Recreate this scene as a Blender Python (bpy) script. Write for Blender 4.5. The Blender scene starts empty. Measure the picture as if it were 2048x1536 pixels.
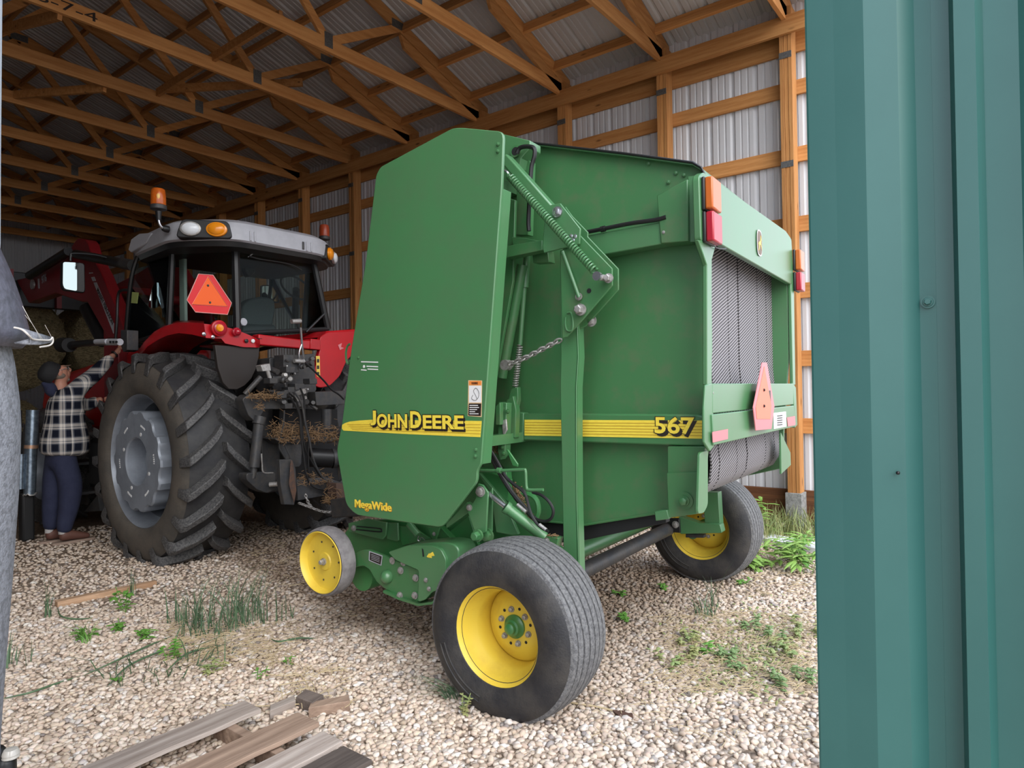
import bpy, bmesh, math, random
import numpy as np
from mathutils import Vector, Matrix
random.seed(7)
scene = bpy.context.scene
COL = scene.collection
# ---------------------------------------------------------------- camera, world, sun, exposure
FPX, YAW, PIT, ROL, HCAM = 1357.46, 0.65126, 0.00706, -0.016655, 1.40
def cam_axes():
    cy, sy, cp, sp = math.cos(YAW), math.sin(YAW), math.cos(PIT), math.sin(PIT)
    f = Vector((cy*cp, sy*cp, sp)); r = Vector((sy, -cy, 0)); u = r.cross(f)
    cr, sr = math.cos(ROL), math.sin(ROL)
    return cr*r + sr*u, -sr*r + cr*u, f
CR, CU, CF = cam_axes()
CAM = Vector((0, 0, HCAM))
cd = bpy.data.cameras.new('camera'); cam = bpy.data.objects.new('camera', cd); COL.objects.link(cam)
cam.matrix_world = Matrix(((CR.x, CU.x, -CF.x, 0), (CR.y, CU.y, -CF.y, 0), (CR.z, CU.z, -CF.z, HCAM), (0, 0, 0, 1)))
cd.sensor_fit = 'HORIZONTAL'; cd.sensor_width = 36.0; cd.lens = 36.0*FPX/2048.0; cd.clip_start = 0.05; cd.clip_end = 500
scene.camera = cam
world = bpy.data.worlds.new('sky'); scene.world = world; world.use_nodes = True
wn = world.node_tree.nodes; wl = world.node_tree.links; wn.clear()
wo = wn.new('ShaderNodeOutputWorld'); wb = wn.new('ShaderNodeBackground'); wl.new(wb.outputs[0], wo.inputs[0])
wtc = wn.new('ShaderNodeTexCoord'); wsep = wn.new('ShaderNodeSeparateXYZ'); wl.new(wtc.outputs['Generated'], wsep.inputs[0])
wr = wn.new('ShaderNodeValToRGB'); wl.new(wsep.outputs['Z'], wr.inputs[0])
wr.color_ramp.elements[0].position = 0.0; wr.color_ramp.elements[0].color = (0.93, 0.95, 1.0, 1)
wr.color_ramp.elements[1].position = 0.8; wr.color_ramp.elements[1].color = (0.62, 0.76, 1.0, 1)
wl.new(wr.outputs[0], wb.inputs['Color']); wb.inputs['Strength'].default_value = 1.15
sd = bpy.data.lights.new('sun', 'SUN'); sun = bpy.data.objects.new('sun', sd); COL.objects.link(sun)
sd.energy = 2.0; sd.angle = math.radians(60); sd.color = (1.0, 0.95, 0.87)
sun.rotation_euler = Vector((0.30, 0.68, -0.62)).to_track_quat('-Z', 'Y').to_euler()
scene.view_settings.view_transform = 'Standard'; scene.view_settings.look = 'None'
scene.view_settings.gamma = 1.0; scene.view_settings.use_curve_mapping = False
scene.view_settings.exposure = 0.90
# ---------------------------------------------------------------- back-projection onto real planes
DB = YAW - 0.59638                                     # the baler is turned 3 degrees from the shed
BUX = Vector((math.cos(DB), math.sin(DB), 0)); BVX = Vector((-math.sin(DB), math.cos(DB), 0)); ZZ = Vector((0, 0, 1))
def ray(x, y): return CR*((x-1024)/FPX) - CU*((y-768)/FPX) + CF
def hit(x, y, n, d):
    r = ray(x, y); t = (d - n.dot(CAM))/n.dot(r); return CAM + r*t
def PX(X, x, y): return hit(x, y, Vector((1, 0, 0)), X)
def PY(Y, x, y): return hit(x, y, Vector((0, 1, 0)), Y)
def PU(u, x, y): return hit(x, y, BUX, u)
def PV(v, x, y): return hit(x, y, BVX, v)
def G(x, y, z=0.0): return hit(x, y, ZZ, z)
def DP(x, y, d): return CAM + ray(x, y)*d
def fB(u, v, z): return BUX*u + BVX*v + ZZ*z
def sU(u, pts): return [PU(u, *p) for p in pts]
def sV(v, pts): return [PV(v, *p) for p in pts]
def sX(X, pts): return [PX(X, *p) for p in pts]
def sY(Y, pts): return [PY(Y, *p) for p in pts]
def crop(ox, oy, s, pts): return [(ox+a/s, oy+b/s) for a, b in pts]
# ---------------------------------------------------------------- mesh collector
class MB:
    def __init__(s): s.v = []; s.f = []
    def add(s, vs, fs):
        o = len(s.v); s.v += [Vector(p) for p in vs]; s.f += [tuple(i+o for i in f) for f in fs]; return s
    def prism(s, pts, vec):
        n = len(pts); vec = Vector(vec); p2 = [Vector(p)+vec for p in pts]
        fs = [tuple(range(n)), tuple(range(2*n-1, n-1, -1))] + [(i, i+n, (i+1) % n+n, (i+1) % n) for i in range(n)]
        return s.add(list(pts)+p2, fs)
    def obox(s, c, ax, ay, az):
        c = Vector(c); ax, ay, az = Vector(ax)/2, Vector(ay)/2, Vector(az)/2
        return s.prism([c-ax-ay-az, c+ax-ay-az, c+ax+ay-az, c-ax+ay-az], az*2)
    def box(s, lo, hi):
        a, b = Vector(lo), Vector(hi); d = b-a
        return s.obox((a+b)/2, (d.x, 0, 0), (0, d.y, 0), (0, 0, d.z))
    def beam(s, p, q, w, h, up=(0, 0, 1)):                # w across, h along up
        p, q = Vector(p), Vector(q); d = q-p; up = Vector(up); sd_ = d.cross(up).normalized(); u2 = sd_.cross(d).normalized()
        return s.obox((p+q)/2, d, sd_*w, u2*h)
    def rings(s, rings, close=True, caps=True):
        n = len(rings[0]); o = [p for r in rings for p in r]; fs = []
        for k in range(len(rings)-1):
            for i in range(n if close else n-1):
                j = (i+1) % n; fs.append((k*n+i, k*n+j, (k+1)*n+j, (k+1)*n+i))
        if caps and close: fs += [tuple(range(n-1, -1, -1)), tuple((len(rings)-1)*n+i for i in range(n))]
        return s.add(o, fs)
    def tube(s, pts, r, n=10, loop=False):
        pts = [Vector(p) for p in pts]; m = len(pts); rr = r if isinstance(r, (list, tuple)) else [r]*m
        out = []; x = None
        for i, p in enumerate(pts):
            a = pts[(i-1) % m] if (i or loop) else p; b = pts[(i+1) % m] if (i < m-1 or loop) else p
            t = (b-a).normalized()
            if x is None: x = t.orthogonal().normalized()
            x = (x - t*x.dot(t)).normalized(); y = t.cross(x)
            out.append([p + (x*math.cos(k*2*math.pi/n) + y*math.sin(k*2*math.pi/n))*rr[i] for k in range(n)])
        if loop: out.append(out[0])
        return s.rings(out, True, not loop)
    def cyl(s, p, q, r, r2=None, n=20): return s.tube([p, q], [r, r if r2 is None else r2], n)
    def lathe(s, prof, c, ax, n=40, caps=True):           # prof: (radius, distance along ax)
        c, ax = Vector(c), Vector(ax).normalized(); x = ax.orthogonal().normalized(); y = ax.cross(x)
        return s.rings([[c + ax*h + (x*math.cos(k*2*math.pi/n)+y*math.sin(k*2*math.pi/n))*r for k in range(n)] for r, h in prof], True, caps)
    def ball(s, c, r, n=12, sc=(1, 1, 1)):
        c = Vector(c); rs = []
        for i in range(1, n):
            t = math.pi*i/n
            rs.append([c+Vector((r*math.sin(t)*math.cos(k*math.pi/n)*sc[0], r*math.sin(t)*math.sin(k*math.pi/n)*sc[1], r*math.cos(t)*sc[2])) for k in range(2*n)])
        return s.rings(rs)
    def bolt(s, p, ax, r, h=None):
        ax = Vector(ax).normalized(); h = h or r; p = Vector(p)
        s.lathe([(r*1.35, 0), (r*1.35, h*.3)], p, ax, 14); return s.lathe([(r, h*.3), (r, h*.9), (r*.75, h)], p, ax, 6)
    def spring(s, p, q, R, r, turns, seg=10):
        p, q = Vector(p), Vector(q); d = (q-p); ax = d.normalized(); x = ax.orthogonal().normalized(); y = ax.cross(x)
        N = int(turns*seg); return s.tube([p + d*(i/N) + (x*math.cos(i*2*math.pi/seg)+y*math.sin(i*2*math.pi/seg))*R for i in range(N+1)], r, 6)
    def chain(s, pts, n, r, L):
        P = path(pts, n+1)
        for i in range(n):
            a, b = P[i], P[i+1]; t = (b-a).normalized(); x = t.orthogonal().normalized(); x2 = t.cross(x)
            w = x if i % 2 else x2; c = (a+b)/2; h = L*.62
            s.tube([c + t*(math.cos(k*math.pi/6)*h) + w*(math.sin(k*math.pi/6)*L*.34) for k in range(12)], r, 6, True)
        return s
    def build(s, name, m, parent=None, bevel=0, angle=38, smooth=True, label=None, kind=None):
        c = Vector((0, 0, 0))
        if s.v:
            lo = Vector((min(p[i] for p in s.v) for i in range(3))); hi = Vector((max(p[i] for p in s.v) for i in range(3))); c = (lo+hi)/2
            if parent is None: c.z = lo.z
        me = bpy.data.meshes.new(name); me.from_pydata([tuple(p-c) for p in s.v], [], s.f)
        bm = bmesh.new(); bm.from_mesh(me); bmesh.ops.recalc_face_normals(bm, faces=bm.faces); bm.to_mesh(me); bm.free()
        o = bpy.data.objects.new(name, me); COL.objects.link(o); me.materials.append(m)
        if smooth:
            me.polygons.foreach_set('use_smooth', [True]*len(me.polygons)); me.set_sharp_from_angle(angle=math.radians(angle))
        place(o, c, parent)
        if bevel:
            b = o.modifiers.new('bevel', 'BEVEL'); b.width = bevel; b.segments = 2; b.limit_method = 'ANGLE'; b.angle_limit = math.radians(40)
        if label: o['label'] = label
        if kind: o['kind'] = kind
        return o
ORG = {}
def place(o, c, parent):
    ORG[o.name] = Vector(c)
    if parent is not None: o.parent = parent; o.location = Vector(c) - ORG[parent.name]
    else: o.location = c
def path(pts, n):                                       # Catmull-Rom through pts
    pts = [Vector(p) for p in pts]; P = [pts[0]*2-pts[1]] + pts + [pts[-1]*2-pts[-2]]; out = []
    m = len(pts)-1
    for i in range(n):
        t = i*m/(n-1); k = min(int(t), m-1); t -= k; a, b, c, d = P[k:k+4]
        out.append(.5*((2*b) + (c-a)*t + (2*a-5*b+4*c-d)*t*t + (3*b-a-3*c+d)*t**3))
    return out
def rnd(pts, r, n=4):                                   # round the corners of an outline
    out = []; m = len(pts)
    for i in range(m):
        p = Vector(pts[i]); a = Vector(pts[i-1])-p; b = Vector(pts[(i+1) % m])-p; q = min(r, a.length*.45, b.length*.45)
        A = p+a.normalized()*q; B = p+b.normalized()*q
        out += [A*(1-t)**2 + p*2*t*(1-t) + B*t*t for t in [k/n for k in range(n+1)]]
    return out
def tag(o, label, cat, group=None, kind=None):
    o['label'] = label; o['category'] = cat
    if group: o['group'] = group
    if kind: o['kind'] = kind
    return o
def thing(name, loc, label, cat, group=None, kind=None):
    o = bpy.data.objects.new(name, None); COL.objects.link(o); o.empty_display_size = .2; place(o, Vector(loc), None)
    return tag(o, label, cat, group, kind)
def text(name, s, m, parent, o, xa, ya, w, h, bold=0.0, ext=.001):   # w, h: size in metres that the word fills; o: lower left corner
    cu = bpy.data.curves.new(name, 'FONT'); cu.body = s; cu.size = 1; cu.offset = bold; cu.extrude = 0; cu.resolution_u = 3
    ob = bpy.data.objects.new(name, cu); COL.objects.link(ob); bpy.context.view_layer.update()
    bb = [Vector(c) for c in ob.bound_box]; x0, x1 = min(c.x for c in bb), max(c.x for c in bb); y0, y1 = min(c.y for c in bb), max(c.y for c in bb)
    sx, sy = w/(x1-x0), h/(y1-y0); cu.extrude = ext/2
    me = ob.to_mesh(); vs = [v.co.copy() for v in me.vertices]; fs = [tuple(p.vertices) for p in me.polygons]; ob.to_mesh_clear()
    bpy.data.objects.remove(ob); bpy.data.curves.remove(cu)
    xa, ya = Vector(xa).normalized(), Vector(ya).normalized(); za = xa.cross(ya)
    b = MB(); b.add([Vector(o) + xa*((p.x-x0)*sx) + ya*((p.y-y0)*sy) + za*p.z for p in vs], fs)
    return b.build(name, m, parent, smooth=False)
# ---------------------------------------------------------------- materials
def srgb(r, g, b):
    f = lambda c: ((c/255+.055)/1.055)**2.4 if c > 10 else c/255/12.92
    return (f(r), f(g), f(b), 1)
def mat(name, c, rough=.5, metal=0.0, c2=None, amt=.5, scale=4.0, stretch=(1, 1, 1), bump=0.0, bscale=60.0, spec=.5, thr=(.4, .62), coord='Object', bdist=.01):
    m = bpy.data.materials.new(name); m.use_nodes = True; nt = m.node_tree; n = nt.nodes; L = nt.links; b = n['Principled BSDF']
    b.inputs['Base Color'].default_value = c; b.inputs['Roughness'].default_value = rough; b.inputs['Metallic'].default_value = metal
    b.inputs['Specular IOR Level'].default_value = spec
    tc = n.new('ShaderNodeTexCoord'); mp = n.new('ShaderNodeMapping'); mp.inputs['Scale'].default_value = stretch; L.new(tc.outputs[coord], mp.inputs[0])
    m['bsdf'] = b.name
    if c2:
        t = n.new('ShaderNodeTexNoise'); t.inputs['Scale'].default_value = scale; t.inputs['Detail'].default_value = 6; t.inputs['Roughness'].default_value = .65; L.new(mp.outputs[0], t.inputs[0])
        r = n.new('ShaderNodeMapRange'); r.inputs[1].default_value = thr[0]; r.inputs[2].default_value = thr[1]; r.inputs[4].default_value = amt; L.new(t.outputs[0], r.inputs[0])
        x = n.new('ShaderNodeMix'); x.data_type = 'RGBA'; x.inputs[6].default_value = c; x.inputs[7].default_value = c2; L.new(r.outputs[0], x.inputs[0]); L.new(x.outputs[2], b.inputs['Base Color'])
    if bump:
        t = n.new('ShaderNodeTexNoise'); t.inputs['Scale'].default_value = bscale; t.inputs['Detail'].default_value = 4; L.new(mp.outputs[0], t.inputs[0])
        bp = n.new('ShaderNodeBump'); bp.inputs['Strength'].default_value = bump; bp.inputs['Distance'].default_value = bdist; L.new(t.outputs[0], bp.inputs['Height']); L.new(bp.outputs[0], b.inputs['Normal'])
    return m
def wood(name, axis, c=(0.58, 0.285, 0.10, 1), c2=(0.40, 0.16, 0.045, 1), rough=.7):
    st = [26, 26, 26]; st[axis] = 1.6
    m = mat(name, c, rough, 0, c2, .85, 1.0, st, .25, 2.0, .3, (.38, .66)); nt = m.node_tree; n = nt.nodes; L = nt.links; b = n['Principled BSDF']
    tc = n.new('ShaderNodeTexCoord'); mp = n.new('ShaderNodeMapping'); s2 = [8.0, 8.0, 8.0]; s2[axis] = 2.6; mp.inputs['Scale'].default_value = s2; L.new(tc.outputs['Object'], mp.inputs[0])
    v = n.new('ShaderNodeTexVoronoi'); v.inputs['Scale'].default_value = 1.0; L.new(mp.outputs[0], v.inputs[0])
    r = n.new('ShaderNodeMapRange'); r.inputs[1].default_value = .06; r.inputs[2].default_value = .14; r.inputs[3].default_value = .75; r.inputs[4].default_value = 0; L.new(v.outputs['Distance'], r.inputs[0])
    old = b.inputs['Base Color'].links[0].from_socket
    x = n.new('ShaderNodeMix'); x.data_type = 'RGBA'; L.new(r.outputs[0], x.inputs[0]); L.new(old, x.inputs[6]); x.inputs[7].default_value = (.07, .022, .008, 1); L.new(x.outputs[2], b.inputs['Base Color'])
    oi = n.new('ShaderNodeObjectInfo'); hs = n.new('ShaderNodeHueSaturation'); mr = n.new('ShaderNodeMapRange'); mr.inputs[3].default_value = .8; mr.inputs[4].default_value = 1.2
    L.new(oi.outputs['Random'], mr.inputs[0]); L.new(mr.outputs[0], hs.inputs['Value']); L.new(x.outputs[2], hs.inputs['Color']); L.new(hs.outputs[0], b.inputs['Base Color'])
    return m
def glass(name, tint, gl=.09):
    m = bpy.data.materials.new(name); m.use_nodes = True; n = m.node_tree.nodes; L = m.node_tree.links; n.clear()
    o = n.new('ShaderNodeOutputMaterial'); a = n.new('ShaderNodeBsdfTransparent'); a.inputs[0].default_value = tint
    g = n.new('ShaderNodeBsdfGlossy'); g.inputs['Roughness'].default_value = .03; g.inputs['Color'].default_value = (.9, .95, 1, 1)
    lw = n.new('ShaderNodeLayerWeight'); lw.inputs[0].default_value = .10; mx = n.new('ShaderNodeMixShader')
    L.new(lw.outputs['Fresnel'], mx.inputs[0]); L.new(a.outputs[0], mx.inputs[1]); L.new(g.outputs[0], mx.inputs[2]); L.new(mx.outputs[0], o.inputs[0])
    return m
WX, WY, WZ = wood('lumber_across', 0), wood('lumber_along', 1), wood('lumber_upright', 2)
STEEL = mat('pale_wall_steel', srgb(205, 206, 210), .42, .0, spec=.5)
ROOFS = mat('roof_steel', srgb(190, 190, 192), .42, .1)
FARS = mat('darkened_wall_steel', srgb(92, 94, 98), .6)  # wall steel darkened to cut the light bouncing inside the shed
PLATE = mat('gusset_steel', srgb(120, 122, 122), .45, .6, srgb(80, 80, 80), .6, 60)
CONC = mat('grey_sleeve', srgb(150, 150, 148), .85, 0, srgb(105, 105, 104), .8, 30, bump=.4, bscale=90)
GREEN = mat('green_paint', (0.062, 0.205, 0.078, 1), .40, 0, (0.095, 0.165, 0.085, 1), .30, 5, spec=.6, bump=.03, bscale=7, bdist=.02)
GREENF = mat('dusty_green_paint', (0.050, 0.178, 0.062, 1), .48, 0, (0.15, 0.15, 0.09, 1), .45, 9, spec=.45, thr=(.48, .75))
GREENB = mat('bright_green_paint', (0.035, 0.20, 0.055, 1), .42, 0, (0.07, 0.16, 0.065, 1), .35, 9)
YEL = mat('yellow_paint', (0.74, 0.54, 0.06, 1), .42, 0, (0.45, 0.27, 0.05, 1), .35, 9, thr=(.5, .75))
DECY = mat('yellow_decal', (0.88, 0.69, 0.075, 1), .4, 0, (.70, .50, .05, 1), .35, 30, (1, 1, 3))
DECB = mat('dark_decal', (0.018, 0.012, 0.010, 1), .5)
WHITE = mat('white_decal', (.78, .78, .78, 1), .5)
TIRE = mat('black_rubber', (0.024, 0.024, 0.027, 1), .62, 0, (0.075, 0.068, 0.06, 1), .6, 6, bump=.25, bscale=120, spec=.4)
TREAD = mat('worn_tread_rubber', (0.105, 0.105, 0.11, 1), .75, 0, (0.22, 0.22, 0.22, 1), .8, 70, bump=.5, bscale=160, spec=.3)
LUGB = mat('tractor_tread_rubber', (0.026, 0.026, 0.029, 1), .6, 0, (0.06, 0.058, 0.055, 1), .5, 9)
LUG = mat('tractor_lug_rubber', (0.040, 0.040, 0.043, 1), .6, 0, (0.17, 0.165, 0.16, 1), .6, 75, bump=.3, bscale=90)
DUSTT = mat('dusty_tire_rubber', (0.075, 0.068, 0.06, 1), .75, 0, (0.13, 0.11, 0.09, 1), .7, 5, bump=.2, bscale=60)
BELT = bpy.data.materials.new('belt_rubber')
RED = mat('red_paint', (0.48, 0.006, 0.012, 1), .3, 0, (0.32, 0.010, 0.014, 1), .4, 5, spec=.4)
REDD = mat('shaded_loader_red', (0.22, 0.008, 0.013, 1), .4, 0, (0.18, 0.01, 0.012, 1), .5, 5)  # loader red made darker to carry the shade inside the shed
BLACK = mat('black_plastic', (0.012, 0.012, 0.013, 1), .42)
BLACKM = mat('matte_black', (0.010, 0.010, 0.011, 1), .7)
IRON = mat('dark_grey_iron', (0.045, 0.047, 0.052, 1), .5, .2, (0.085, 0.075, 0.065, 1), .6, 14, bump=.2, bscale=60)
ROOFG = mat('grey_cab_plastic', srgb(176, 177, 184), .45, 0, srgb(150, 151, 158), .4, 6)
SILV = mat('silver_wheel_paint', srgb(150, 157, 168), .4, .25, srgb(120, 126, 134), .5, 6)
CHROME = mat('bright_steel', srgb(200, 200, 205), .22, .9)
ZINC = mat('zinc_steel', srgb(178, 176, 174), .4, .45, srgb(110, 102, 95), .5, 50)
GALV = mat('galvanised_steel', srgb(150, 165, 180), .3, .75, srgb(95, 108, 120), .7, 22, (1, 1, 1), .1, 20)
ORANGE = mat('orange_lens', (0.55, 0.13, 0.02, 1), .25, 0, spec=.6)
AMBER = mat('amber_lens', (0.85, 0.28, 0.01, 1), .2, 0, spec=.6)
REDL = mat('red_lens', (0.42, 0.012, 0.03, 1), .25, 0, spec=.7)
REFL = mat('faded_reflector', (0.62, 0.20, 0.22, 1), .4)
SMVO = mat('orange_fluorescent', (0.95, 0.13, 0.012, 1), .5)
SMVR = mat('red_reflective', (0.72, 0.018, 0.022, 1), .4)
MIRR = mat('mirror_glass', (.42, .48, .46, 1), .03, 1.0)
GLASS = glass('tinted_glass', (.84, .89, .87, 1)); CLEAR = glass('clear_plastic', (.8, .84, .86, 1))
HAYM = mat('hay', (0.36, 0.29, 0.16, 1), .9, 0, (0.13, 0.10, 0.055, 1), .9, 26, (1, 1, 2.2), 1.0, 40, .2, bdist=.05)
STRAW = mat('straw', (0.58, 0.47, 0.29, 1), .8, 0, (0.40, 0.30, 0.17, 1), .6, 30)
HAYD = mat('dry_chaff', (0.28, 0.17, 0.085, 1), .9, 0, (0.12, 0.07, 0.035, 1), .7, 60)
GRASS = mat('grass_green', (0.095, 0.165, 0.08, 1), .6, 0, (0.065, 0.125, 0.075, 1), .7, 20)
LEAF = mat('leaf_green', (0.10, 0.26, 0.04, 1), .55, 0, (0.16, 0.34, 0.06, 1), .7, 20)
PALE = mat('pale_weed_green', (0.22, 0.30, 0.11, 1), .65, 0, (0.38, 0.33, 0.14, 1), .7, 12)
BOARD = wood('weathered_board', 0, (0.42, 0.36, 0.32, 1), (0.20, 0.155, 0.13, 1), .85)
BOARDB = wood('brown_weathered_board', 0, (0.36, 0.255, 0.19, 1), (0.17, 0.11, 0.08, 1), .85)
BOARDD = wood('dark_weathered_board', 0, (0.15, 0.12, 0.105, 1), (0.06, 0.046, 0.04, 1), .85)
SPLIT = wood('split_wood', 0, (0.56, 0.37, 0.24, 1), (0.26, 0.14, 0.07, 1), .8)
TEAL = mat('green_siding_steel', (0.030, 0.122, 0.110, 1), .38, 0, (0.036, 0.136, 0.122, 1), .5, 6, spec=.6)
TUBEG = mat('dusty_grey_rubber', (0.23, 0.24, 0.27, 1), .7, 0, (0.12, 0.125, 0.14, 1), .8, 60, bump=.4, bscale=150, thr=(.45, .6))
HOODG = mat('dark_rubber_hood', (0.105, 0.105, 0.135, 1), .4, 0, (0.05, 0.05, 0.06, 1), .6, 40, bump=.2, bscale=80)
FRAY = mat('frayed_edge', (0.55, 0.52, 0.48, 1), .8)
for m_ in (GREEN, GREENF, GREENB):
    p_ = m_.node_tree.nodes['Principled BSDF']; p_.inputs['Coat Weight'].default_value = .55; p_.inputs['Coat Roughness'].default_value = .32
def belt_nodes():
    m = BELT; m.use_nodes = True; n = m.node_tree.nodes; L = m.node_tree.links; b = n['Principled BSDF']; b.inputs['Roughness'].default_value = .6; b.inputs['Specular IOR Level'].default_value = .3
    tc = n.new('ShaderNodeTexCoord'); mp = n.new('ShaderNodeMapping'); mp.inputs['Rotation'].default_value = (0, math.radians(20), 0); L.new(tc.outputs['Object'], mp.inputs[0])
    w = n.new('ShaderNodeTexWave'); w.bands_direction = 'Z'; w.inputs['Scale'].default_value = 20; w.inputs['Distortion'].default_value = .6; L.new(mp.outputs[0], w.inputs[0])
    r = n.new('ShaderNodeValToRGB'); r.color_ramp.elements[0].color = (.04, .038, .041, 1); r.color_ramp.elements[1].color = (.36, .34, .36, 1); L.new(w.outputs[0], r.inputs[0]); L.new(r.outputs[0], b.inputs['Base Color'])
    bp = n.new('ShaderNodeBump'); bp.inputs['Strength'].default_value = .6; bp.inputs['Distance'].default_value = .006; L.new(w.outputs[0], bp.inputs['Height']); L.new(bp.outputs[0], b.inputs['Normal'])
belt_nodes()
# ================================================================ THE SHED (setting)
def gravel_material(name, stones):
    m = bpy.data.materials.new(name); m.use_nodes = True; n = m.node_tree.nodes; L = m.node_tree.links; b = n['Principled BSDF']; b.inputs['Roughness'].default_value = .85; b.inputs['Specular IOR Level'].default_value = .25
    r = n.new('ShaderNodeValToRGB'); e = r.color_ramp.elements
    cols = [(0.0, srgb(168, 149, 132)), (.18, srgb(220, 202, 183)), (.4, srgb(206, 185, 166)), (.6, srgb(230, 216, 202)), (.8, srgb(190, 169, 151)), (.93, srgb(236, 228, 220)), (1, srgb(140, 130, 126))]
    e[0].position, e[0].color = cols[0]; e[1].position, e[1].color = cols[-1]
    for p, c in cols[1:-1]:
        q = e.new(p); q.color = c
    tc = n.new('ShaderNodeTexCoord')
    def brown_patch(src):                                      # blends the ground to brown beyond a slanted, noisy line
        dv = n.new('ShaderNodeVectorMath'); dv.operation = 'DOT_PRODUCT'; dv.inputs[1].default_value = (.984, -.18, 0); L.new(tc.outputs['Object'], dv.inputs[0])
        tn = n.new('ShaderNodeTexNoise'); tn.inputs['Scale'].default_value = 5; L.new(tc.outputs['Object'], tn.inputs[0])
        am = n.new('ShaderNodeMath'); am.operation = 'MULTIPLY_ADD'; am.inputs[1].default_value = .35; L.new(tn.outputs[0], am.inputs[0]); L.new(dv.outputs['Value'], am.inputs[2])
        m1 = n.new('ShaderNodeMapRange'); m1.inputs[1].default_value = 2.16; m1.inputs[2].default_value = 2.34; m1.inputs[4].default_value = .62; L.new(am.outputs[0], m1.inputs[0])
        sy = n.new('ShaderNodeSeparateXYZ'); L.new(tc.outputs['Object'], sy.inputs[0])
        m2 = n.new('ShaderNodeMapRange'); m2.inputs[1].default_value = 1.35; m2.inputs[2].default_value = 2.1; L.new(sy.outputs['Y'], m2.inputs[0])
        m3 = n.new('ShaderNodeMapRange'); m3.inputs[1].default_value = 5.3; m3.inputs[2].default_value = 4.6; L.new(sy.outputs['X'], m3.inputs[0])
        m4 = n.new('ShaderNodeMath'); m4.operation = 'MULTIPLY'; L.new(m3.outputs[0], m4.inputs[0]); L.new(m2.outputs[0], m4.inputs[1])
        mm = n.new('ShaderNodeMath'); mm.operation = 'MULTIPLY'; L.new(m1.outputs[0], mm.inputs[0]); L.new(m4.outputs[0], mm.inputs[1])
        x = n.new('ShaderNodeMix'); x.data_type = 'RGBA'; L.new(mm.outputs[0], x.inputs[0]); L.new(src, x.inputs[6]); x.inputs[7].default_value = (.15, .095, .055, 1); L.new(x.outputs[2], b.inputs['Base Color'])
    if stones:
        g = n.new('ShaderNodeNewGeometry'); L.new(g.outputs['Random Per Island'], r.inputs[0]); L.new(r.outputs[0], b.inputs['Base Color'])
        t = n.new('ShaderNodeTexNoise'); t.inputs['Scale'].default_value = 90; L.new(tc.outputs['Object'], t.inputs[0])
        x = n.new('ShaderNodeMix'); x.data_type = 'RGBA'; x.blend_type = 'MULTIPLY'; x.inputs[0].default_value = .18; L.new(r.outputs[0], x.inputs[6]); L.new(t.outputs['Color'], x.inputs[7]); brown_patch(x.outputs[2])
    else:
        v = n.new('ShaderNodeTexVoronoi'); v.inputs['Scale'].default_value = 34; L.new(tc.outputs['Object'], v.inputs[0])
        s_ = n.new('ShaderNodeSeparateColor'); L.new(v.outputs['Color'], s_.inputs[0]); L.new(s_.outputs[0], r.inputs[0])
        # dark soil in the gaps between stones, and earthy patches inside the shed
        mr = n.new('ShaderNodeMapRange'); mr.inputs[1].default_value = .25; mr.inputs[2].default_value = .8; mr.inputs[3].default_value = 0; mr.inputs[4].default_value = .85; L.new(v.outputs['Distance'], mr.inputs[0])
        x = n.new('ShaderNodeMix'); x.data_type = 'RGBA'; L.new(mr.outputs[0], x.inputs[0]); L.new(r.outputs[0], x.inputs[6]); x.inputs[7].default_value = (.11, .075, .05, 1)
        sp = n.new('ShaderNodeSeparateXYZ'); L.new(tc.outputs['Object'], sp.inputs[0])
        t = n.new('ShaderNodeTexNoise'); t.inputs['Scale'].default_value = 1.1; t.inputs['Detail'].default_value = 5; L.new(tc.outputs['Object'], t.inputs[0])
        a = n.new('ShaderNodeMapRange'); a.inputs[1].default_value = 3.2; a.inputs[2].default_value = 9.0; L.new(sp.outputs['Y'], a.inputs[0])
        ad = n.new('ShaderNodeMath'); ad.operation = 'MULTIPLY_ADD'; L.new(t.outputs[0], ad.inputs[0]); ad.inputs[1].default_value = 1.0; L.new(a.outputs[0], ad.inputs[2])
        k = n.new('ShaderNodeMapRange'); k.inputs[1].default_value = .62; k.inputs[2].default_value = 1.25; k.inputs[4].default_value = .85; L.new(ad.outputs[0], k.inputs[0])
        y = n.new('ShaderNodeMix'); y.data_type = 'RGBA'; L.new(k.outputs[0], y.inputs[0]); L.new(x.outputs[2], y.inputs[6]); y.inputs[7].default_value = (.17, .115, .075, 1); brown_patch(y.outputs[2])
        bp = n.new('ShaderNodeBump'); bp.inputs['Strength'].default_value = .9; bp.inputs['Distance'].default_value = .02; bp.invert = True; L.new(v.outputs['Distance'], bp.inputs['Height']); L.new(bp.outputs[0], b.inputs['Normal'])
    return m
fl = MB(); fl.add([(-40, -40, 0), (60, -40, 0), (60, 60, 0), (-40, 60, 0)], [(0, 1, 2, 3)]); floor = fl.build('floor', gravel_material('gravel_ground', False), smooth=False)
floor.location = (0, 0, 0); floor.data.vertices.foreach_set('co', np.array([(-40, -40, 0), (60, -40, 0), (60, 60, 0), (-40, 60, 0)], dtype=np.float32).ravel()); floor.data.update()
tag(floor, 'gravel and dirt ground running from the yard into the shed', 'ground', kind='structure')

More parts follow.
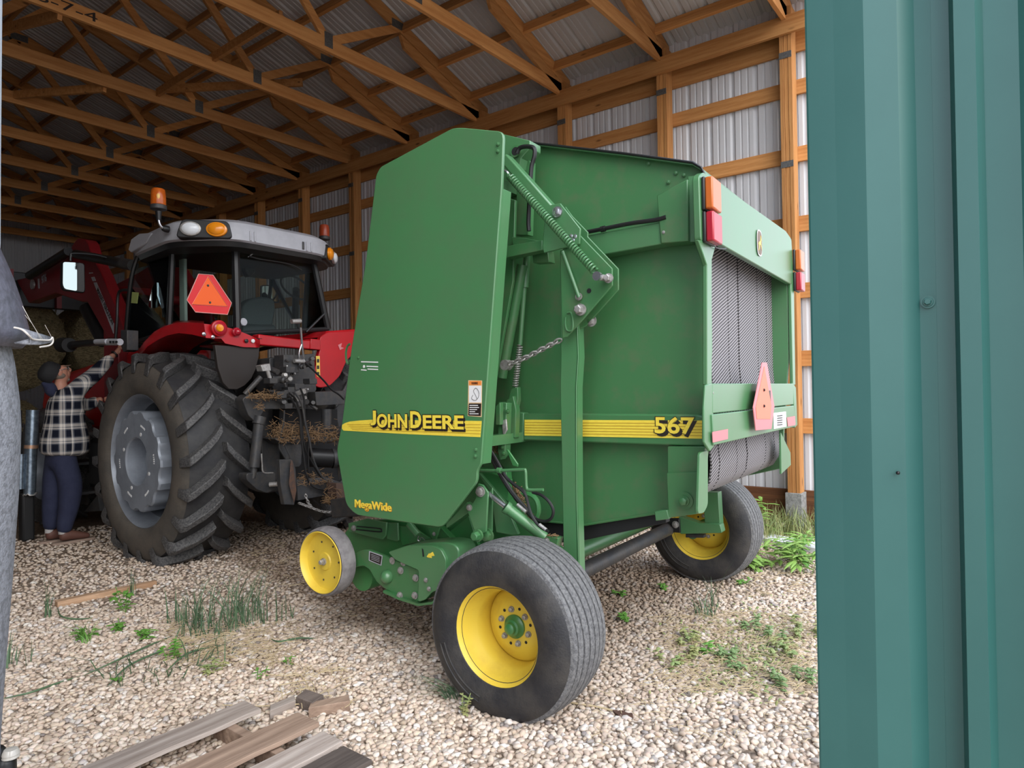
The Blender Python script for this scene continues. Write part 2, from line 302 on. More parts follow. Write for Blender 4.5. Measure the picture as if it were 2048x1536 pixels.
XW, YF, YB2 = 6.72, 1.40, 18.0
def corr(along0, along1, fn, pitch=.235, h=.022):       # sheet-steel rib profile, fn(s, height) -> line end points
    prof = []
    k = 0
    while along0 + k*pitch < along1:
        s = along0 + k*pitch
        prof += [(s, 0), (s+.018, h), (s+.038, h), (s+.056, 0), (s+.095, 0), (s+.101, .008), (s+.113, .008), (s+.119, 0), (s+.165, 0), (s+.171, .008), (s+.183, .008), (s+.189, 0)]
        k += 1
    prof.append((along0+k*pitch, 0))
    b = MB(); vs = []; fs = []
    for s, d in prof:
        p, q = fn(s, d); vs += [p, q]
    for i in range(len(prof)-1): fs.append((2*i, 2*i+1, 2*i+3, 2*i+2))
    return b.add(vs, fs)
w = corr(YF, YB2, lambda s, d: ((XW+.185+d, s, .2), (XW+.185+d, s, 5.11))).build('wall_right', STEEL, smooth=False)
tag(w, 'pale corrugated steel side wall behind the wooden posts', 'wall', kind='structure')
w = corr(-5.0, XW+.2, lambda s, d: ((s, YB2+d, 0), (s, YB2+d, 7.3))).build('wall_back', STEEL, smooth=False)
tag(w, 'far end wall of pale corrugated steel in the dark', 'wall', kind='structure')
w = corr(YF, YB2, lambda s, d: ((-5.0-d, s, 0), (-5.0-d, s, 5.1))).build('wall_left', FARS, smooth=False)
tag(w, 'opposite corrugated steel side wall of the shed', 'wall', kind='structure')
w = corr(-5.0, -2.6, lambda s, d: ((s, YF-d, 0), (s, YF-d, 5.05))).build('wall_front_blocker', STEEL, smooth=False); tag(w, 'unseen front wall piece added to keep light out of the shed', 'wall', kind='structure')  # unseen wall piece, added and sized to dim the interior
w = MB().prism([(-5.0, YF, 5.05), (XW+.2, YF, 5.05), (.9, YF, 7.0)], (0, -.02, 0)).build('wall_front_blocker', STEEL, smooth=False); tag(w, 'unseen gable added above the doorway to keep light out', 'wall', kind='structure')  # unseen gable, added so the roof underside gets less light
SL = 1/3.0
def zlow(X): return 4.985 + SL*(6.76-X) if X > .9 else 4.985 + SL*(6.76-.9) - SL*(.9-X)
def roof(s, d): return (XW+.35, s, zlow(XW+.35)+.150+d), (.9, s, zlow(.9)+.150+d)
w = corr(YF-.1, YB2, roof).build('ceiling', ROOFS, smooth=False); tag(w, 'underside of the corrugated steel roof above the purlins', 'ceiling', kind='structure')
w = corr(YF-.1, YB2, lambda s, d: ((.9, s, zlow(.9)+.150+d), (-5.1, s, zlow(-5.1)+.150+d))).build('ceiling', ROOFS, smooth=False); tag(w, 'roof slope beyond the ridge of the shed', 'ceiling', kind='structure')
ORD = ['first', 'second', 'third', 'fourth', 'fifth', 'sixth', 'seventh', 'eighth', 'ninth', 'tenth', 'eleventh', 'twelfth', 'thirteenth', 'fourteenth', 'fifteenth', 'sixteenth', 'seventeenth', 'eighteenth', 'nineteenth', 'twentieth']
# posts
POSTY = [1.79 + 1.268*k for k in range(0, 13)]
for k, y in enumerate(POSTY):
    r = thing('wall_post', (XW, y, 0), f'laminated wooden wall post, {ORD[k]} in the row from the open end', 'post', 'laminated posts along the side wall', 'structure')
    for j in range(3):
        b = MB(); yy = y-.058+j*.039; b.box((XW+.004*(j % 2), yy, .36), (XW+.145, yy+.037, 4.99)); b.build('post_ply', WZ, r, bevel=.003)
    MB().box((XW-.02, y-.075, -.02), (XW+.15, y+.075, .37)).build('post_base', CONC, r, bevel=.004, label='grey concrete base bracket')
    b = MB(); b.box((XW-.003, y-.055, 4.5), (XW, y+.06, 4.56)); b.box((XW-.003, y-.055, 3.46), (XW, y+.06, 3.52)); b.build('nail_plate', PLATE, r)
# girts
for k, (z0, z1) in enumerate([(4.60, 4.80), (4.19, 4.33), (3.54, 3.685), (2.865, 3.015), (2.225, 2.37), (1.57, 1.72), (.925, 1.07)]):
    g = MB().box((XW+.148, YF, z0), (XW+.183, YB2, z1)).build('wall_girt', WY, bevel=.003)
    tag(g, f'horizontal wooden girt, {ORD[k]} from the top of the side wall', 'girt', 'horizontal girts of the side wall', 'structure')
g = MB().box((XW+.148, YF, .05), (XW+.183, YB2, .38)).build('skirt_board', wood('wet_lumber', 1, (.20, .085, .035, 1), (.09, .035, .015, 1)), bevel=.003); tag(g, 'dark treated skirt board along the foot of the side wall', 'board', kind='structure')
g = MB().box((XW-.045, YF, 4.715), (XW-.002, YB2, 4.885)).build('header_beam', WY, bevel=.003); tag(g, 'long wooden header beam carried on the side wall posts', 'beam', kind='structure')
# purlins
for k in range(10):
    X = 6.58 - .585*k
    if X < .9: break
    z = zlow(X)+.006
    g = MB().obox((X, (YF+YB2)/2, z+.082), (.036, 0, -.012), (0, YB2-YF, 0), (.038, 0, .112)).build('roof_purlin', WY, bevel=.002)
    tag(g, f'roof purlin under the steel sheets, {ORD[k]} up the slope from the eave', 'purlin', 'purlins under the roof sheets', 'structure')
# trusses
TRY = [1.79+1.272*k for k in range(0, 13)]
for k, y in enumerate(TRY):
    r = thing('roof_truss', (1, y, 4.84), f'wooden roof truss with steel gussets, {ORD[k]} from the open end', 'truss', 'trusses spanning the shed', 'structure')
    y0, y1 = y-.02, y+.02
    MB().box((-4.9, y0, 4.845), (XW+.1, y1, 4.985)).build('bottom_chord', WX, r, bevel=.002)
    def chord(xa, xb): return MB().prism([(xa, y0, zlow(xa)), (xb, y0, zlow(xb)), (xb, y0, zlow(xb)+.142), (xa, y0, zlow(xa)+.142)], (0, .04, 0))
    chord(XW+.3, .9).build('top_chord', WX, r, bevel=.002); chord(.9, -5.1).build('top_chord', WX, r, bevel=.002)
    MB().prism([(6.72, y0, zlow(6.72)-.135), (5.42, y0, zlow(5.42)-.135), (5.36, y0, zlow(5.36)-.02), (6.72, y0, zlow(6.72)-.002)], (0, .04, 0)).build('heel_wedge', WX, r, bevel=.002)
    nodes = [((4.36, 4.95), (5.33, zlow(5.33)+.03)), ((4.36, 4.95), (3.25, zlow(3.25)+.03)), ((2.0, 4.95), (3.25, zlow(3.25)+.03)), ((2.0, 4.95), (.9, zlow(.9)+.03)), ((-.2, 4.95), (.9, zlow(.9)+.03)), ((-.2, 4.95), (-1.4, zlow(-1.4)+.03)), ((-2.5, 4.95), (-1.4, zlow(-1.4)+.03)), ((-2.5, 4.95), (-3.5, zlow(-3.5)+.03))]
    for a, b_ in nodes: MB().beam((a[0], y, a[1]), (b_[0], y, b_[1]), .038, .088).build('web', WX, r, bevel=.002)
    for (x, z, w_, h_) in [(4.36, 4.965, .10, .15), (2.0, 4.965, .1, .15), (5.33, zlow(5.33)+.06, .2, .09), (3.25, zlow(3.25)+.06, .2, .09)]:
        MB().box((x-w_/2, y0-.003, z-h_/2), (x+w_/2, y1+.003, z+h_/2)).build('gusset_plate', PLATE, r)
    if k == 4: text('grade_mark', '8-7-4', DECB, r, Vector((PY(y0, 70, 0).x, y0-.002, 4.878)), (1, 0, 0), (0, 0, 1), .50, .085, 0, .001)
for k, (a, ya, c, yc) in enumerate([((315, 186), 8.13, (562, 30), 5.63), ((30, 190), 9.40, (210, 176), 8.17), ((325, 178), 8.13, (605, 165), 6.9), ((0, 60), 8.12, (120, 30), 6.9)]):
    g = MB().beam(PY(ya, *a), PY(yc, *c), .04, .09).build('lateral_brace', WX, bevel=.002)
    tag(g, ['steep diagonal brace between trusses below the ridge', 'level brace board high in the dark left end', 'level brace board nailed across two trusses in mid roof', 'short brace at the roof corner above the tractor loader'][k], 'brace', 'braces between the trusses', 'structure')
# white strip on the ground at the foot of the wall
g = MB().prism([G(1515, 1062, .05), G(1640, 1085, .05), G(1640, 1098, .05), G(1515, 1074, .05)], (0, 0, -.05)).build('plastic_strip', mat('white_plastic', (.75, .76, .78, 1), .5), bevel=.004)
tag(g, 'white strip lying on the weeds beside the wall post base', 'strip')
# near steel door
def door():
    xd = .875
    cols = [(1624, 0), (1628, .001), (1682, .003), (1743, .006), (1808, -.002), (1839, -.017), (1873, -.017), (1912, -.017), (1925, .004), (1964, .004), (1978, -.017)]
    s = 2048-1978
    x = 1978
    d = []
    for k in range(7):
        x += 150; d += [(x-75, -.017), (x-60, -.014), (x-50, -.017), (x, -.017), (x+13, .004), (x+52, .004), (x+66, -.017)]
        x += 66
    cols += d
    r = thing('door_1', (xd, -.3, 0), 'green corrugated steel door edge close to the camera', 'door', kind='structure')
    def prof(cols, name, ext=0):
        b = MB(); vs = []
        for px, dd in cols:
            q = PX(xd, px, 768); vs += [(xd-dd, q.y, 0.0), (xd-dd, q.y, 3.4)]
        n = len(cols); b.add(vs, [(2*i, 2*i+1, 2*i+3, 2*i+2) for i in range(n-1)])
        o = b.build(name, TEAL, r, smooth=False); so = o.modifiers.new('solid', 'SOLIDIFY'); so.thickness = .0015; so.offset = -1
        return o
    prof([(1624, -.06)] + cols[:6] + [(1873, -.0165)], 'corner_trim')
    prof([(1860, -.0185), (1912, -.0185)] + cols[8:], 'corrugated_panel')
    q = PX(xd+.0155, 1856, 604)
    b = MB(); b.lathe([(.0072, 0), (.0072, .0012)], q, (-1, 0, 0), 24); b.lathe([(.0055, .0012), (.005, .002)], q, (-1, 0, 0), 24); b.lathe([(.0038, .002), (.0038, .0055), (.003, .0062)], q, (-1, 0, 0), 6); b.build('screw', TEAL, r)
    q = PX(xd+.0, 1797, 945); MB().ball(q+Vector((-.004, 0, 0)), .0022, 6).build('rivet', BLACK, r)
    b = MB(); yb = PX(xd, 3300, 768).y; b.box((xd+.035, yb, .0), (xd+.075, PX(xd, 1632, 768).y-.004, .09)); b.box((xd+.035, yb, 3.3), (xd+.075, PX(xd, 1632, 768).y-.004, 3.39)); b.build('door_rail', WY, r)
door()
# ================================================================ THE ROUND BALER
def make_baler():
    R = thing('round_baler', fB(3.73, 1.65, 0), 'big green round baler with yellow stripes and yellow wheels standing on the gravel', 'baler')
    nU, nV = -BUX, -BVX
    def P(u, pts, t, name, m=GREEN, par=R, bev=.003, round_=0, **k):
        q = sU(u, pts)
        if round_: q = rnd(q, round_)
        return MB().prism(q, BUX*t).build(name, m, par, bevel=bev, **k)
    def bolts(par, u, pts, r=.011, m=ZINC, ax=nU, name='bolt'):
        for p in pts: MB().bolt(PU(u, *p), ax, r, r*1.1).build(name, m, par)
    # --- side sheets of the bale chamber
    side = [(1068, 290), (1250, 311), (1385, 329), (1400, 338), (1408, 352), (1418, 480), (1421, 700), (1408, 900), (1405, 1010), (1335, 1024), (1170, 1051), (1085, 1043), (1010, 1032), (985, 900), (975, 700), (990, 420), (1010, 284)]
    S = [PU(3.0, *p) for p in side]
    sp = MB().prism(S, BUX*.03).build('side_panel', GREENF, R, bevel=.004)
    MB().prism([p+BUX*1.55 for p in S], BUX*.03).build('side_panel', GREEN, R, bevel=.004)
    b = MB()
    top = [PU(2.965, *p) for p in [(1010, 279), (1068, 286), (1250, 307), (1385, 325), (1402, 335), (1411, 352)]]
    rs = [[p, p+BUX*1.65, p+BUX*1.65-ZZ*.012, p-ZZ*.012] for p in top]
    b.rings(rs); b.build('top_sheet', GREEN, R, label='dark edged roof sheet of the bale chamber')
    b = MB(); e = [PU(2.962, *p) for p in [(1010, 279), (1068, 286), (1250, 307), (1385, 325), (1402, 335), (1412, 356)]]; b.tube(e, .006, 6); b.build('rubber_edge', BLACK, R)
    e = [PU(2.995, *p) for p in [(1085, 1042), (1170, 1050), (1335, 1023)]]; MB().tube(e, .006, 6).build('bottom_flange', GREENF, R)
    # interior floor behind belts
    bb = [PU(3.03, *p) for p in [(1000, 470), (1320, 360), (1330, 600), (1310, 960), (1180, 1030), (1040, 980)]]
    MB().prism([p for p in bb], BUX*1.5).build('bale_chamber', BLACKM, R)
    # --- belts at the back
    edges = [(1404, 1419), (1421, 1456), (1457, 1475.5), (1478, 1514.5), (1515.5, 1532), (1533, 1547)]
    us = [(PV(1.06, a, 640), PV(1.06, b_, 640)) for a, b_ in edges]
    zs = PV(1.06, 1470, 470).z
    for a, c in us:
        ua, uc = a.dot(BUX), c.dot(BUX)
        prof = [(1.06, zs+.02), (1.06, 1.5), (1.035, 1.15), (1.025, 1.02), (1.035, .94), (1.07, .885), (1.14, .855), (1.30, .84)]
        b = MB(); b.rings([[fB(ua, v, z), fB(uc, v, z), fB(uc, v+.008, z+.003), fB(ua, v+.008, z+.003)] for v, z in prof]); b.build('belt', BELT, R)
    q = PV(1.05, 1510, 893); MB().box(q-Vector((.001, .02, .02)), q+Vector((.0, .02, .03))).build('belt_label', WHITE, R)
    b = MB(); b.cyl(fB(3.03, 1.20, .97), fB(4.55, 1.20, .97), .07); b.build('gate_roller', IRON, R)
    # --- tailgate rear: light bar, corner posts, lower boards
    Y = .94
    def Vp(pts, t, name, m=GREEN, par=R, v=Y, bev=.004, round_=0, **k):
        q = sV(v, pts)
        if round_: q = rnd(q, round_)
        return MB().prism(q, BVX*t).build(name, m, par, bevel=bev, **k)
    bar = Vp([(1398, 352), (1407, 344), (1572, 462), (1583, 478), (1588, 572), (1434, 484), (1402, 482)], .03, 'light_bar', GREEN, round_=.02)
    Vp([(1397, 480), (1434, 483), (1424, 520), (1424, 770), (1414, 770), (1414, 530)], .02, 'corner_post')
    Vp([(1582, 560), (1588, 568), (1591, 770), (1586, 770)], .02, 'corner_post')
    Vp([(1425, 767), (1587, 767), (1587, 809), (1425, 827)], .02, 'tail_board', v=Y-.005)
    Vp([(1425, 829), (1588, 811), (1591, 853), (1427, 891)], .02, 'tail_board', v=Y-.012)
    Vp([(1412, 770), (1425, 766), (1429, 893), (1420, 903), (1409, 885), (1409, 815)], .012, 'corner_plate', v=Y-.004)
    Vp([(1586, 765), (1592, 775), (1595, 850), (1590, 856)], .02, 'corner_plate', v=Y-.004)
    bolts(R, 2.935, [(1419, 700), (1419, 728), (1412, 848), (1412, 873), (1424, 858), (1424, 786)], .006, ZINC, nV, 'rivet')
    # flanges that join the rear frame to the side sheet
    MB().prism([PU(2.925, *p) for p in [(1376, 353), (1397, 350), (1400, 484), (1378, 484)]], BUX*.012).build('side_flange', GREEN, R, bevel=.002)
    MB().prism([PU(2.93, *p) for p in [(1409, 815), (1420, 770), (1426, 890), (1418, 903)]], BUX*.02).build('side_flange', GREEN, R, bevel=.002)
    # light housing and upper beam on the side sheet
    b = MB(); o = sU(2.90, [(1313, 391), (1375, 358), (1377, 482), (1322, 487)]); b.prism(o, BUX*.10); b.build('light_housing', GREENF, R, bevel=.004)
    ub = MB().prism(sU(2.91, [(1172, 471), (1322, 444), (1332, 486), (1190, 513)]), BUX*.09).build('upper_beam', GREEN, R, bevel=.005)
    MB().prism(sU(2.906, [(1320, 444), (1335, 443), (1336, 486), (1321, 487)]), BUX*.01).build('beam_plate', GREEN, R, bevel=.002)
    bolts(R, 2.905, [(1328, 465)], .008)
    MB().tube(path(sU(2.90, [(1174, 464), (1205, 458), (1260, 447), (1310, 440), (1332, 434)]), 20), .010, 8).build('wiring_harness', BLACK, R)
    MB().tube(sU(2.90, [(1202, 459), (1210, 457)]), .015, 8).build('harness_clip', BLACK, R)
    bolts(R, 2.995, [(1337, 364), (1352, 346), (1368, 350), (1297, 327)], .007, GREEN)
    # lamps: a pair at each end of the light bar
    for (pa, m, lab) in [([(1402, 353), (1428, 353), (1428, 420), (1402, 420)], ORANGE, 'orange lamp'), ([(1404, 422), (1430, 422), (1430, 485), (1404, 485)], REDL, 'red lamp'), ([(1585, 499), (1599, 499), (1599, 541), (1585, 541)], ORANGE, 'orange lamp'), ([(1586, 544), (1601, 544), (1601, 582), (1586, 582)], REDL, 'red lamp')]:
        q = sV(.94, pa); hz = (q[0]-q[3]).length/2; wu = .065; c = (q[0]+q[3])/2 + BUX*wu
        b = MB(); b.obox(c-BVX*.008, BUX*wu*2, BVX*.016, ZZ*hz*1.96); lp = b.build('lamp', BLACK, R, bevel=.006, label=lab)
        MB().obox(c-BVX*.032, BUX*wu*1.92, BVX*.034, ZZ*hz*1.88).build('lens', m, lp, bevel=.007)
    MB().tube(path(sV(.93, [(1424, 487), (1432, 495), (1444, 498), (1452, 497)]), 12), .003, 6).build('lamp_wire', BLACK, R)
    # deer badge on the bar: a plain oval with a leaping animal
    c = PV(.935, 1519, 486); ov = []
    for k in range(28):
        t = k*2*math.pi/28; ov.append((math.copysign(abs(math.cos(t))**.6, math.cos(t)), math.copysign(abs(math.sin(t))**.75, math.sin(t))))
    bd = MB().prism([c + BUX*a*.052 + ZZ*z*.070 for a, z in ov], nV*.001).build('badge', WHITE, R, label='oval yellow and white badge')
    MB().prism([c + BUX*a*.046 + ZZ*z*.063 for a, z in ov], nV*.002).build('badge_ground', mat('badge_brown', (.16, .10, .07, 1), .5), bd)
    deer = [(-.8, -.15), (-.35, .1), (.25, .2), (.45, .5), (.4, .85), (.55, .6), (.6, .85), (.68, .55), (.9, .45), (.72, .3), (.6, 0), (.85, -.25), (.95, -.7), (.7, -.35), (.3, -.15), (-.2, -.2), (-.3, -.6), (-.75, -.9), (-.5, -.55), (-.6, -.3)]
    MB().prism([c + BUX*a*.036 + ZZ*z*.05 for a, z in deer], nV*.003).build('badge_deer', DECY, bd)
    # slow vehicle sign
    sv = sV(.895, [(1525, 725), (1534, 725), (1549, 812), (1543, 858), (1512, 861), (1507, 815)])
    sg = MB().prism(sv, BVX*.005).build('slow_vehicle_sign', REFL, R, bevel=.001, label='faded orange and pink triangle sign on the tailgate')
    MB().prism(sV(.893, [(1529, 733), (1543, 812), (1541, 838), (1514, 838), (1512, 815)]), BVX*.002).build('sign_face', mat('faded_orange', (.85, .22, .14, 1), .55), sg)
    for p in [(1528, 780), (1528, 812)]: MB().bolt(PV(.892, *p), nV, .006).build('bolt', BLACK, sg)
    MB().obox(PV(.917, 1530, 800), BUX*.06, BVX*.045, ZZ*.10).build('sign_bracket', BLACK, sg)
    Vp([(1425, 864), (1456, 858), (1456, 878), (1426, 885)], .002, 'reflector_strip', REFL, v=Y-.015, bev=0, label='faded pink reflector')
    Vp([(1574, 835), (1590, 832), (1591, 850), (1576, 853)], .002, 'reflector_strip', REFL, v=Y-.015, bev=0, label='faded pink reflector')
    lb = Vp([(1547, 826), (1572, 823), (1573, 853), (1548, 858)], .002, 'paper_label', WHITE, v=Y-.015, bev=0)
    for k in range(5): MB().prism(sV(Y-.017, [(1555, 831+k*4.5), (1565, 830+k*4.5), (1565, 832+k*4.5), (1555, 833+k*4.5)]), BVX*.001).build('label_line', IRON, lb, smooth=False)
    # side stripe beam
    MB().prism(sU(2.925, [(1046, 827), (1393, 829), (1410, 833), (1409, 893), (1046, 881)]), BUX*.08).build('stripe_beam', GREENF, R, bevel=.008)
    st = MB().prism(sU(2.922, [(1049, 839.5), (1408, 841), (1408, 877.5), (1049, 871)]), BUX*.002).build('yellow_stripe', DECY, R)
    b = MB()
    for k in range(1, 6):
        f = k/6; a, c2 = PU(2.921, 1050, 839.5+31.5*f), PU(2.921, 1407, 841+36.5*f); b.beam(a, c2, .001, .0022)
    b.build('stripe_line', mat('stripe_line', (.45, .26, .02, 1), .5), st)
    def decal(word, pts, bold, u, par, sh=(-.012, -.014)):
        a, bq = PU(u, *pts[0]), PU(u, *pts[1]); w = (a-bq).length if len(pts) == 2 else 0
        wv = abs((bq-a).dot(BVX)); h = abs((bq-a).z)
        o = Vector((a.x, a.y, min(a.z, bq.z)))
        text('lettering', word, DECY, par, o+nU*.0022, -BVX, ZZ, wv, h, bold*.95)
        text('lettering_shadow', word, DECB, par, o-BVX*(-sh[0])+ZZ*sh[1]+nU*.0008, -BVX, ZZ, wv, h, bold*1.55)
        text('lettering_outline', word, DECB, par, o+BVX*.004-ZZ*.004+nU*.0014, -BVX, ZZ, wv+.008, h+.008, bold*1.5)
    decal('567', [(1309.5, 867), (1389, 834)], .022, 2.921, st)
    MB().prism(sU(2.92, [(1018, 822), (1047, 826), (1046, 882), (1018, 878)]), BUX*.05).build('beam_end_plate', GREEN, R, bevel=.003)
    bolts(R, 2.918, [(1024, 836), (1026, 870)], .013, GREENF)
    # lower rear corner plates
    P(2.91, [(1335, 893), (1410, 893), (1404, 948), (1335, 948)], .06, 'gate_foot_plate', GREENF)
    P(2.895, [(1333, 946), (1402, 944), (1401, 1022), (1394, 1028), (1337, 1036)], .06, 'gate_foot_plate', GREENF)
    MB().prism(rnd(sV(Y+.02, [(1400, 905), (1416, 900), (1416, 1010), (1408, 1026), (1396, 1028)]), .02), BVX*.012).build('gate_foot_flange', GREEN, R, bevel=.002)
    MB().prism(sV(Y+.02, [(1562, 865), (1581, 905), (1582, 930), (1563, 948)]), BVX*.012).build('gate_foot_flange', GREEN, R, bevel=.002)
    b = MB(); q = PU(2.892, 1370, 1001); b.lathe([(.038, 0), (.038, .006), (.02, .006)], q, nU, 24); b.bolt(q+nU*.006, nU, .018, .03); b.build('pivot_bolt', GREENF, R)
    P(2.88, [(1309, 1023), (1334, 1020), (1338, 1038), (1311, 1042)], .05, 'gate_stop', GREEN)
    P(3.02, [(1010, 1034), (1085, 1045), (1171, 1052), (1332, 1024), (1332, 1046), (1171, 1080), (1020, 1095)], .05, 'gap_shade_sheet', BLACKM)  # black sheet put in for the shaded gap below the side panel
    # rear cross roller and axle tube
    q = PU(4.5, 1337, 1058); a = fB(2.70, q.dot(BVX), q.z)
    MB().cyl(a, q, .043, n=24).build('rear_roller', IRON, R, label='worn dark grey cross roller')
    q2 = PU(4.5, 1330, 1038); MB().cyl(fB(2.72, q2.dot(BVX)+.12, q2.z-.02), q2+BVX*.12-ZZ*.02, .05, n=20).build('axle_tube', GREEN, R)
    P(4.48, [(1335, 1038), (1358, 1038), (1360, 1066), (1337, 1064)], .05, 'axle_bracket', BLACK); bolts(R, 4.475, [(1351, 1049), (1339, 1058)], .018)
    P(4.5, [(1357, 1033), (1395, 1046), (1440, 1049), (1444, 1066), (1360, 1068)], .08, 'axle_bracket', GREEN, round_=.01)
    P(4.55, [(1405, 985), (1436, 985), (1440, 1052), (1410, 1052)], .08, 'axle_leg', GREEN)
    P(4.57, [(1371, 1068), (1408, 1070), (1408, 1076), (1371, 1075)], .05, 'axle_bracket', IRON)
    # --- leg that carries the gate pivot
    lf = [(1119.7, 500), (1121, 676), (1122, 713), (1120.6, 774), (1123, 900), (1128, 1150), (1158, 1150), (1154, 1000), (1153, 870), (1153, 774), (1157, 713), (1155, 660), (1150, 500)]
    lg = MB().prism(sU(2.78, lf), BUX*.012).build('gate_leg', GREEN, R, bevel=.003)
    rr = [(1150, 500), (1155, 660), (1157, 713), (1153, 774), (1153, 870), (1154, 1000), (1158, 1150)]
    b = MB(); b.rings([[PU(2.78, *p), PU(2.78, *p)+BUX*.062, PU(2.78, *p)+BUX*.062+BVX*.01, PU(2.78, *p)+BVX*.01] for p in rr]); b.build('leg_flange', GREEN, lg, bevel=.002)
    
    # pivot plates
    c7 = lambda pts: crop(900, 230, 3.413, pts)
    pa = P(2.72, c7([(765, 640), (790, 660), (890, 780), (888, 820), (1108, 1048), (1108, 1165), (905, 1400), (800, 1515), (765, 1525), (752, 960), (775, 900)]), .01, 'pivot_plate', GREENF)
    P(2.80, c7([(785, 622), (835, 690), (942, 800), (940, 830), (1150, 1050), (1150, 1195), (930, 1440), (800, 1500), (790, 900)]), .01, 'pivot_plate', GREENF)
    P(2.70, c7([(650, 620), (752, 602), (890, 775), (883, 880), (640, 942), (632, 900)]), .012, 'arm_bracket', GREEN)
    bolts(R, 2.698, c7([(735, 662)]), .019, CHROME); bolts(R, 2.71, c7([(832, 830), (860, 832), (845, 858)]), .011, CHROME)
    b = MB(); b.bolt(PU(2.69, *c7([(1085, 1115)])[0]), nU, .016, .03); b.cyl(PU(2.65, *c7([(1018, 1108)])[0]), PU(2.72, *c7([(1085, 1115)])[0]), .014); b.build('spring_anchor', ZINC, R)
    b = MB(); b.bolt(PU(2.715, *c7([(895, 1330)])[0]), nU, .02, .04); b.build('pivot_bolt', ZINC, R); bolts(R, 2.71, c7([(880, 1240)]), .013, ZINC)
    q = PU(2.72, *c7([(950, 1200)])[0]); MB().lathe([(.011, 0), (.011, .002)], q, nU, 16).build('bolt_hole', BLACKM, pa)
    sl = [PU(2.715, *p) for p in c7([(790, 1380), (788, 1430), (800, 1470), (835, 1468), (838, 1400), (825, 1350), (800, 1350)])]
    MB().tube(path(sl, 24), .004, 6).build('slot_rim', GREEN, pa)
    b = MB(); b.bolt(PU(2.82, 1183, 642), nU, .02); b.build('pivot_bolt', ZINC, R)
    # diagonal tube and springs
    MB().beam(PU(2.73, 1012, 318), PU(2.73, 1108, 426), .05, .06, nU).build('lift_arm', GREEN, R, bevel=.008)
    MB().spring(PU(2.66, 1019, 352), PU(2.66, 1190, 543), .0155, .0052, 44).build('gate_spring', GREEN, R)
    MB().tube(path(sU(2.66, [(1008, 341), (1014, 344), (1019, 352)]), 8), .006, 6).build('spring_hook', CHROME, R)
    b = MB(); b.lathe([(.02, 0), (.02, .02)], PU(2.655, 1197, 553), nU, 16); b.build('spring_eye', CHROME, R)
    MB().cyl(PU(2.70, 1125, 503), PU(2.70, 1158, 595), .009).build('damper_rod', GREEN, R)
    # safety chain
    MB().chain(sU(2.76, [(1020, 728), (1050, 716), (1085, 698), (1120, 680)]), 13, .0042, .034).build('safety_chain', ZINC, R)
    b = MB(); q = PU(2.78, 1013, 730); b.lathe([(.026, -.02), (.026, -.008), (.018, -.006), (.018, .006), (.026, .008), (.026, .02)], q, nU, 20); b.cyl(q, q+BUX*.05, .01); b.build('chain_roller', ZINC, R)
    # upper corner behind the shield
    P(2.80, [(1006, 268), (1060, 281), (1060, 296), (1042, 316), (1038, 336), (1008, 330)], .10, 'corner_bracket', GREEN)
    q = PU(2.795, 1031, 303); MB().lathe([(.03, -.004), (.03, .004), (.021, .004), (.021, -.004)], q, nU, 20).build('bracket_ring', GREENF, R)
    MB().lathe([(.021, 0), (.021, .003)], q+nU*.001, nU, 20).build('bracket_hole', BLACKM, R)
    MB().tube(path(sU(2.77, [(1034, 307), (1040, 296), (1055, 293), (1068, 297), (1069, 312), (1063, 335), (1060, 380), (1057, 440), (1058, 462)]), 40), .011, 8).build('hydraulic_hose', BLACK, R)
    P(2.86, [(1036, 312), (1061, 322), (1056, 470), (1030, 470)], .05, 'frame_post', GREENF)
    P(2.82, [(1002, 392), (1030, 400), (1026, 560), (990, 760), (985, 760), (995, 480)], .02, 'frame_post', GREENF)
    P(2.74, [(1012, 492), (1084, 480), (1084, 500), (1012, 516)], .06, 'cross_rail', GREENF); P(2.78, [(1023, 474), (1050, 476), (1090, 484), (1090, 492), (1026, 492)], .10, 'hinge_block', GREENF)
    P(2.84, [(1064, 505), (1095, 500), (1098, 524), (1066, 526)], .06, 'hinge_block', GREENF)
    # cylinder, rod and small spring beside the shield
    MB().cyl(PU(2.88, 1045, 530), PU(2.88, 1003, 755), .028).build('lift_cylinder', GREENF, R)
    b = MB(); b.cyl(PU(2.9, 1053, 520), PU(2.9, 1040, 690), .012); b.cyl(PU(2.9, 1054, 510), PU(2.9, 1050, 575), .018); b.build('lift_rod', GREEN, R)
    MB().spring(PU(2.9, 1040, 690), PU(2.9, 1030, 775), .014, .003, 18).build('rod_spring', ZINC, R)
    P(2.86, [(1022, 778), (1035, 774), (1036, 800), (1030, 830), (1018, 826), (1016, 800)], .03, 'latch_clevis', GREENF)
    MB().cyl(PU(2.86, 1012, 560), PU(2.86, 990, 720), .008).build('cable', BLACK, R)
    # latch column
    P(2.78, [(997, 804), (1013, 806), (1010, 905), (1000, 920), (995, 900)], .05, 'latch_column', GREEN)
    P(2.74, [(991, 812), (1000, 805), (1000, 850), (991, 850)], .03, 'latch_block', GREENF); P(2.77, [(1003, 842), (1012, 838), (1014, 860), (1006, 874)], .01, 'latch_plate', ZINC)
    P(2.84, [(1013, 800), (1026, 792), (1032, 820), (1030, 876), (1016, 872)], .04, 'latch_column', GREENF)
    bolts(R, 2.775, [(1005, 818), (1005, 894), (1008, 907), (1016, 823)], .009, GREENF)
    # --- big side shield
    so = [(757, 340), (762, 333), (905, 256), (922, 255), (1007, 263), (1003, 376), (979, 700), (962, 929), (954, 941), (954, 963), (884, 1055), (712, 1030), (692, 1010), (673, 902), (684, 845), (702, 700), (731, 525), (752, 350)]
    sh = MB().prism(rnd(sU(2.45, so), .03, 3), BUX*.018).build('side_shield', GREEN, R, bevel=.004)
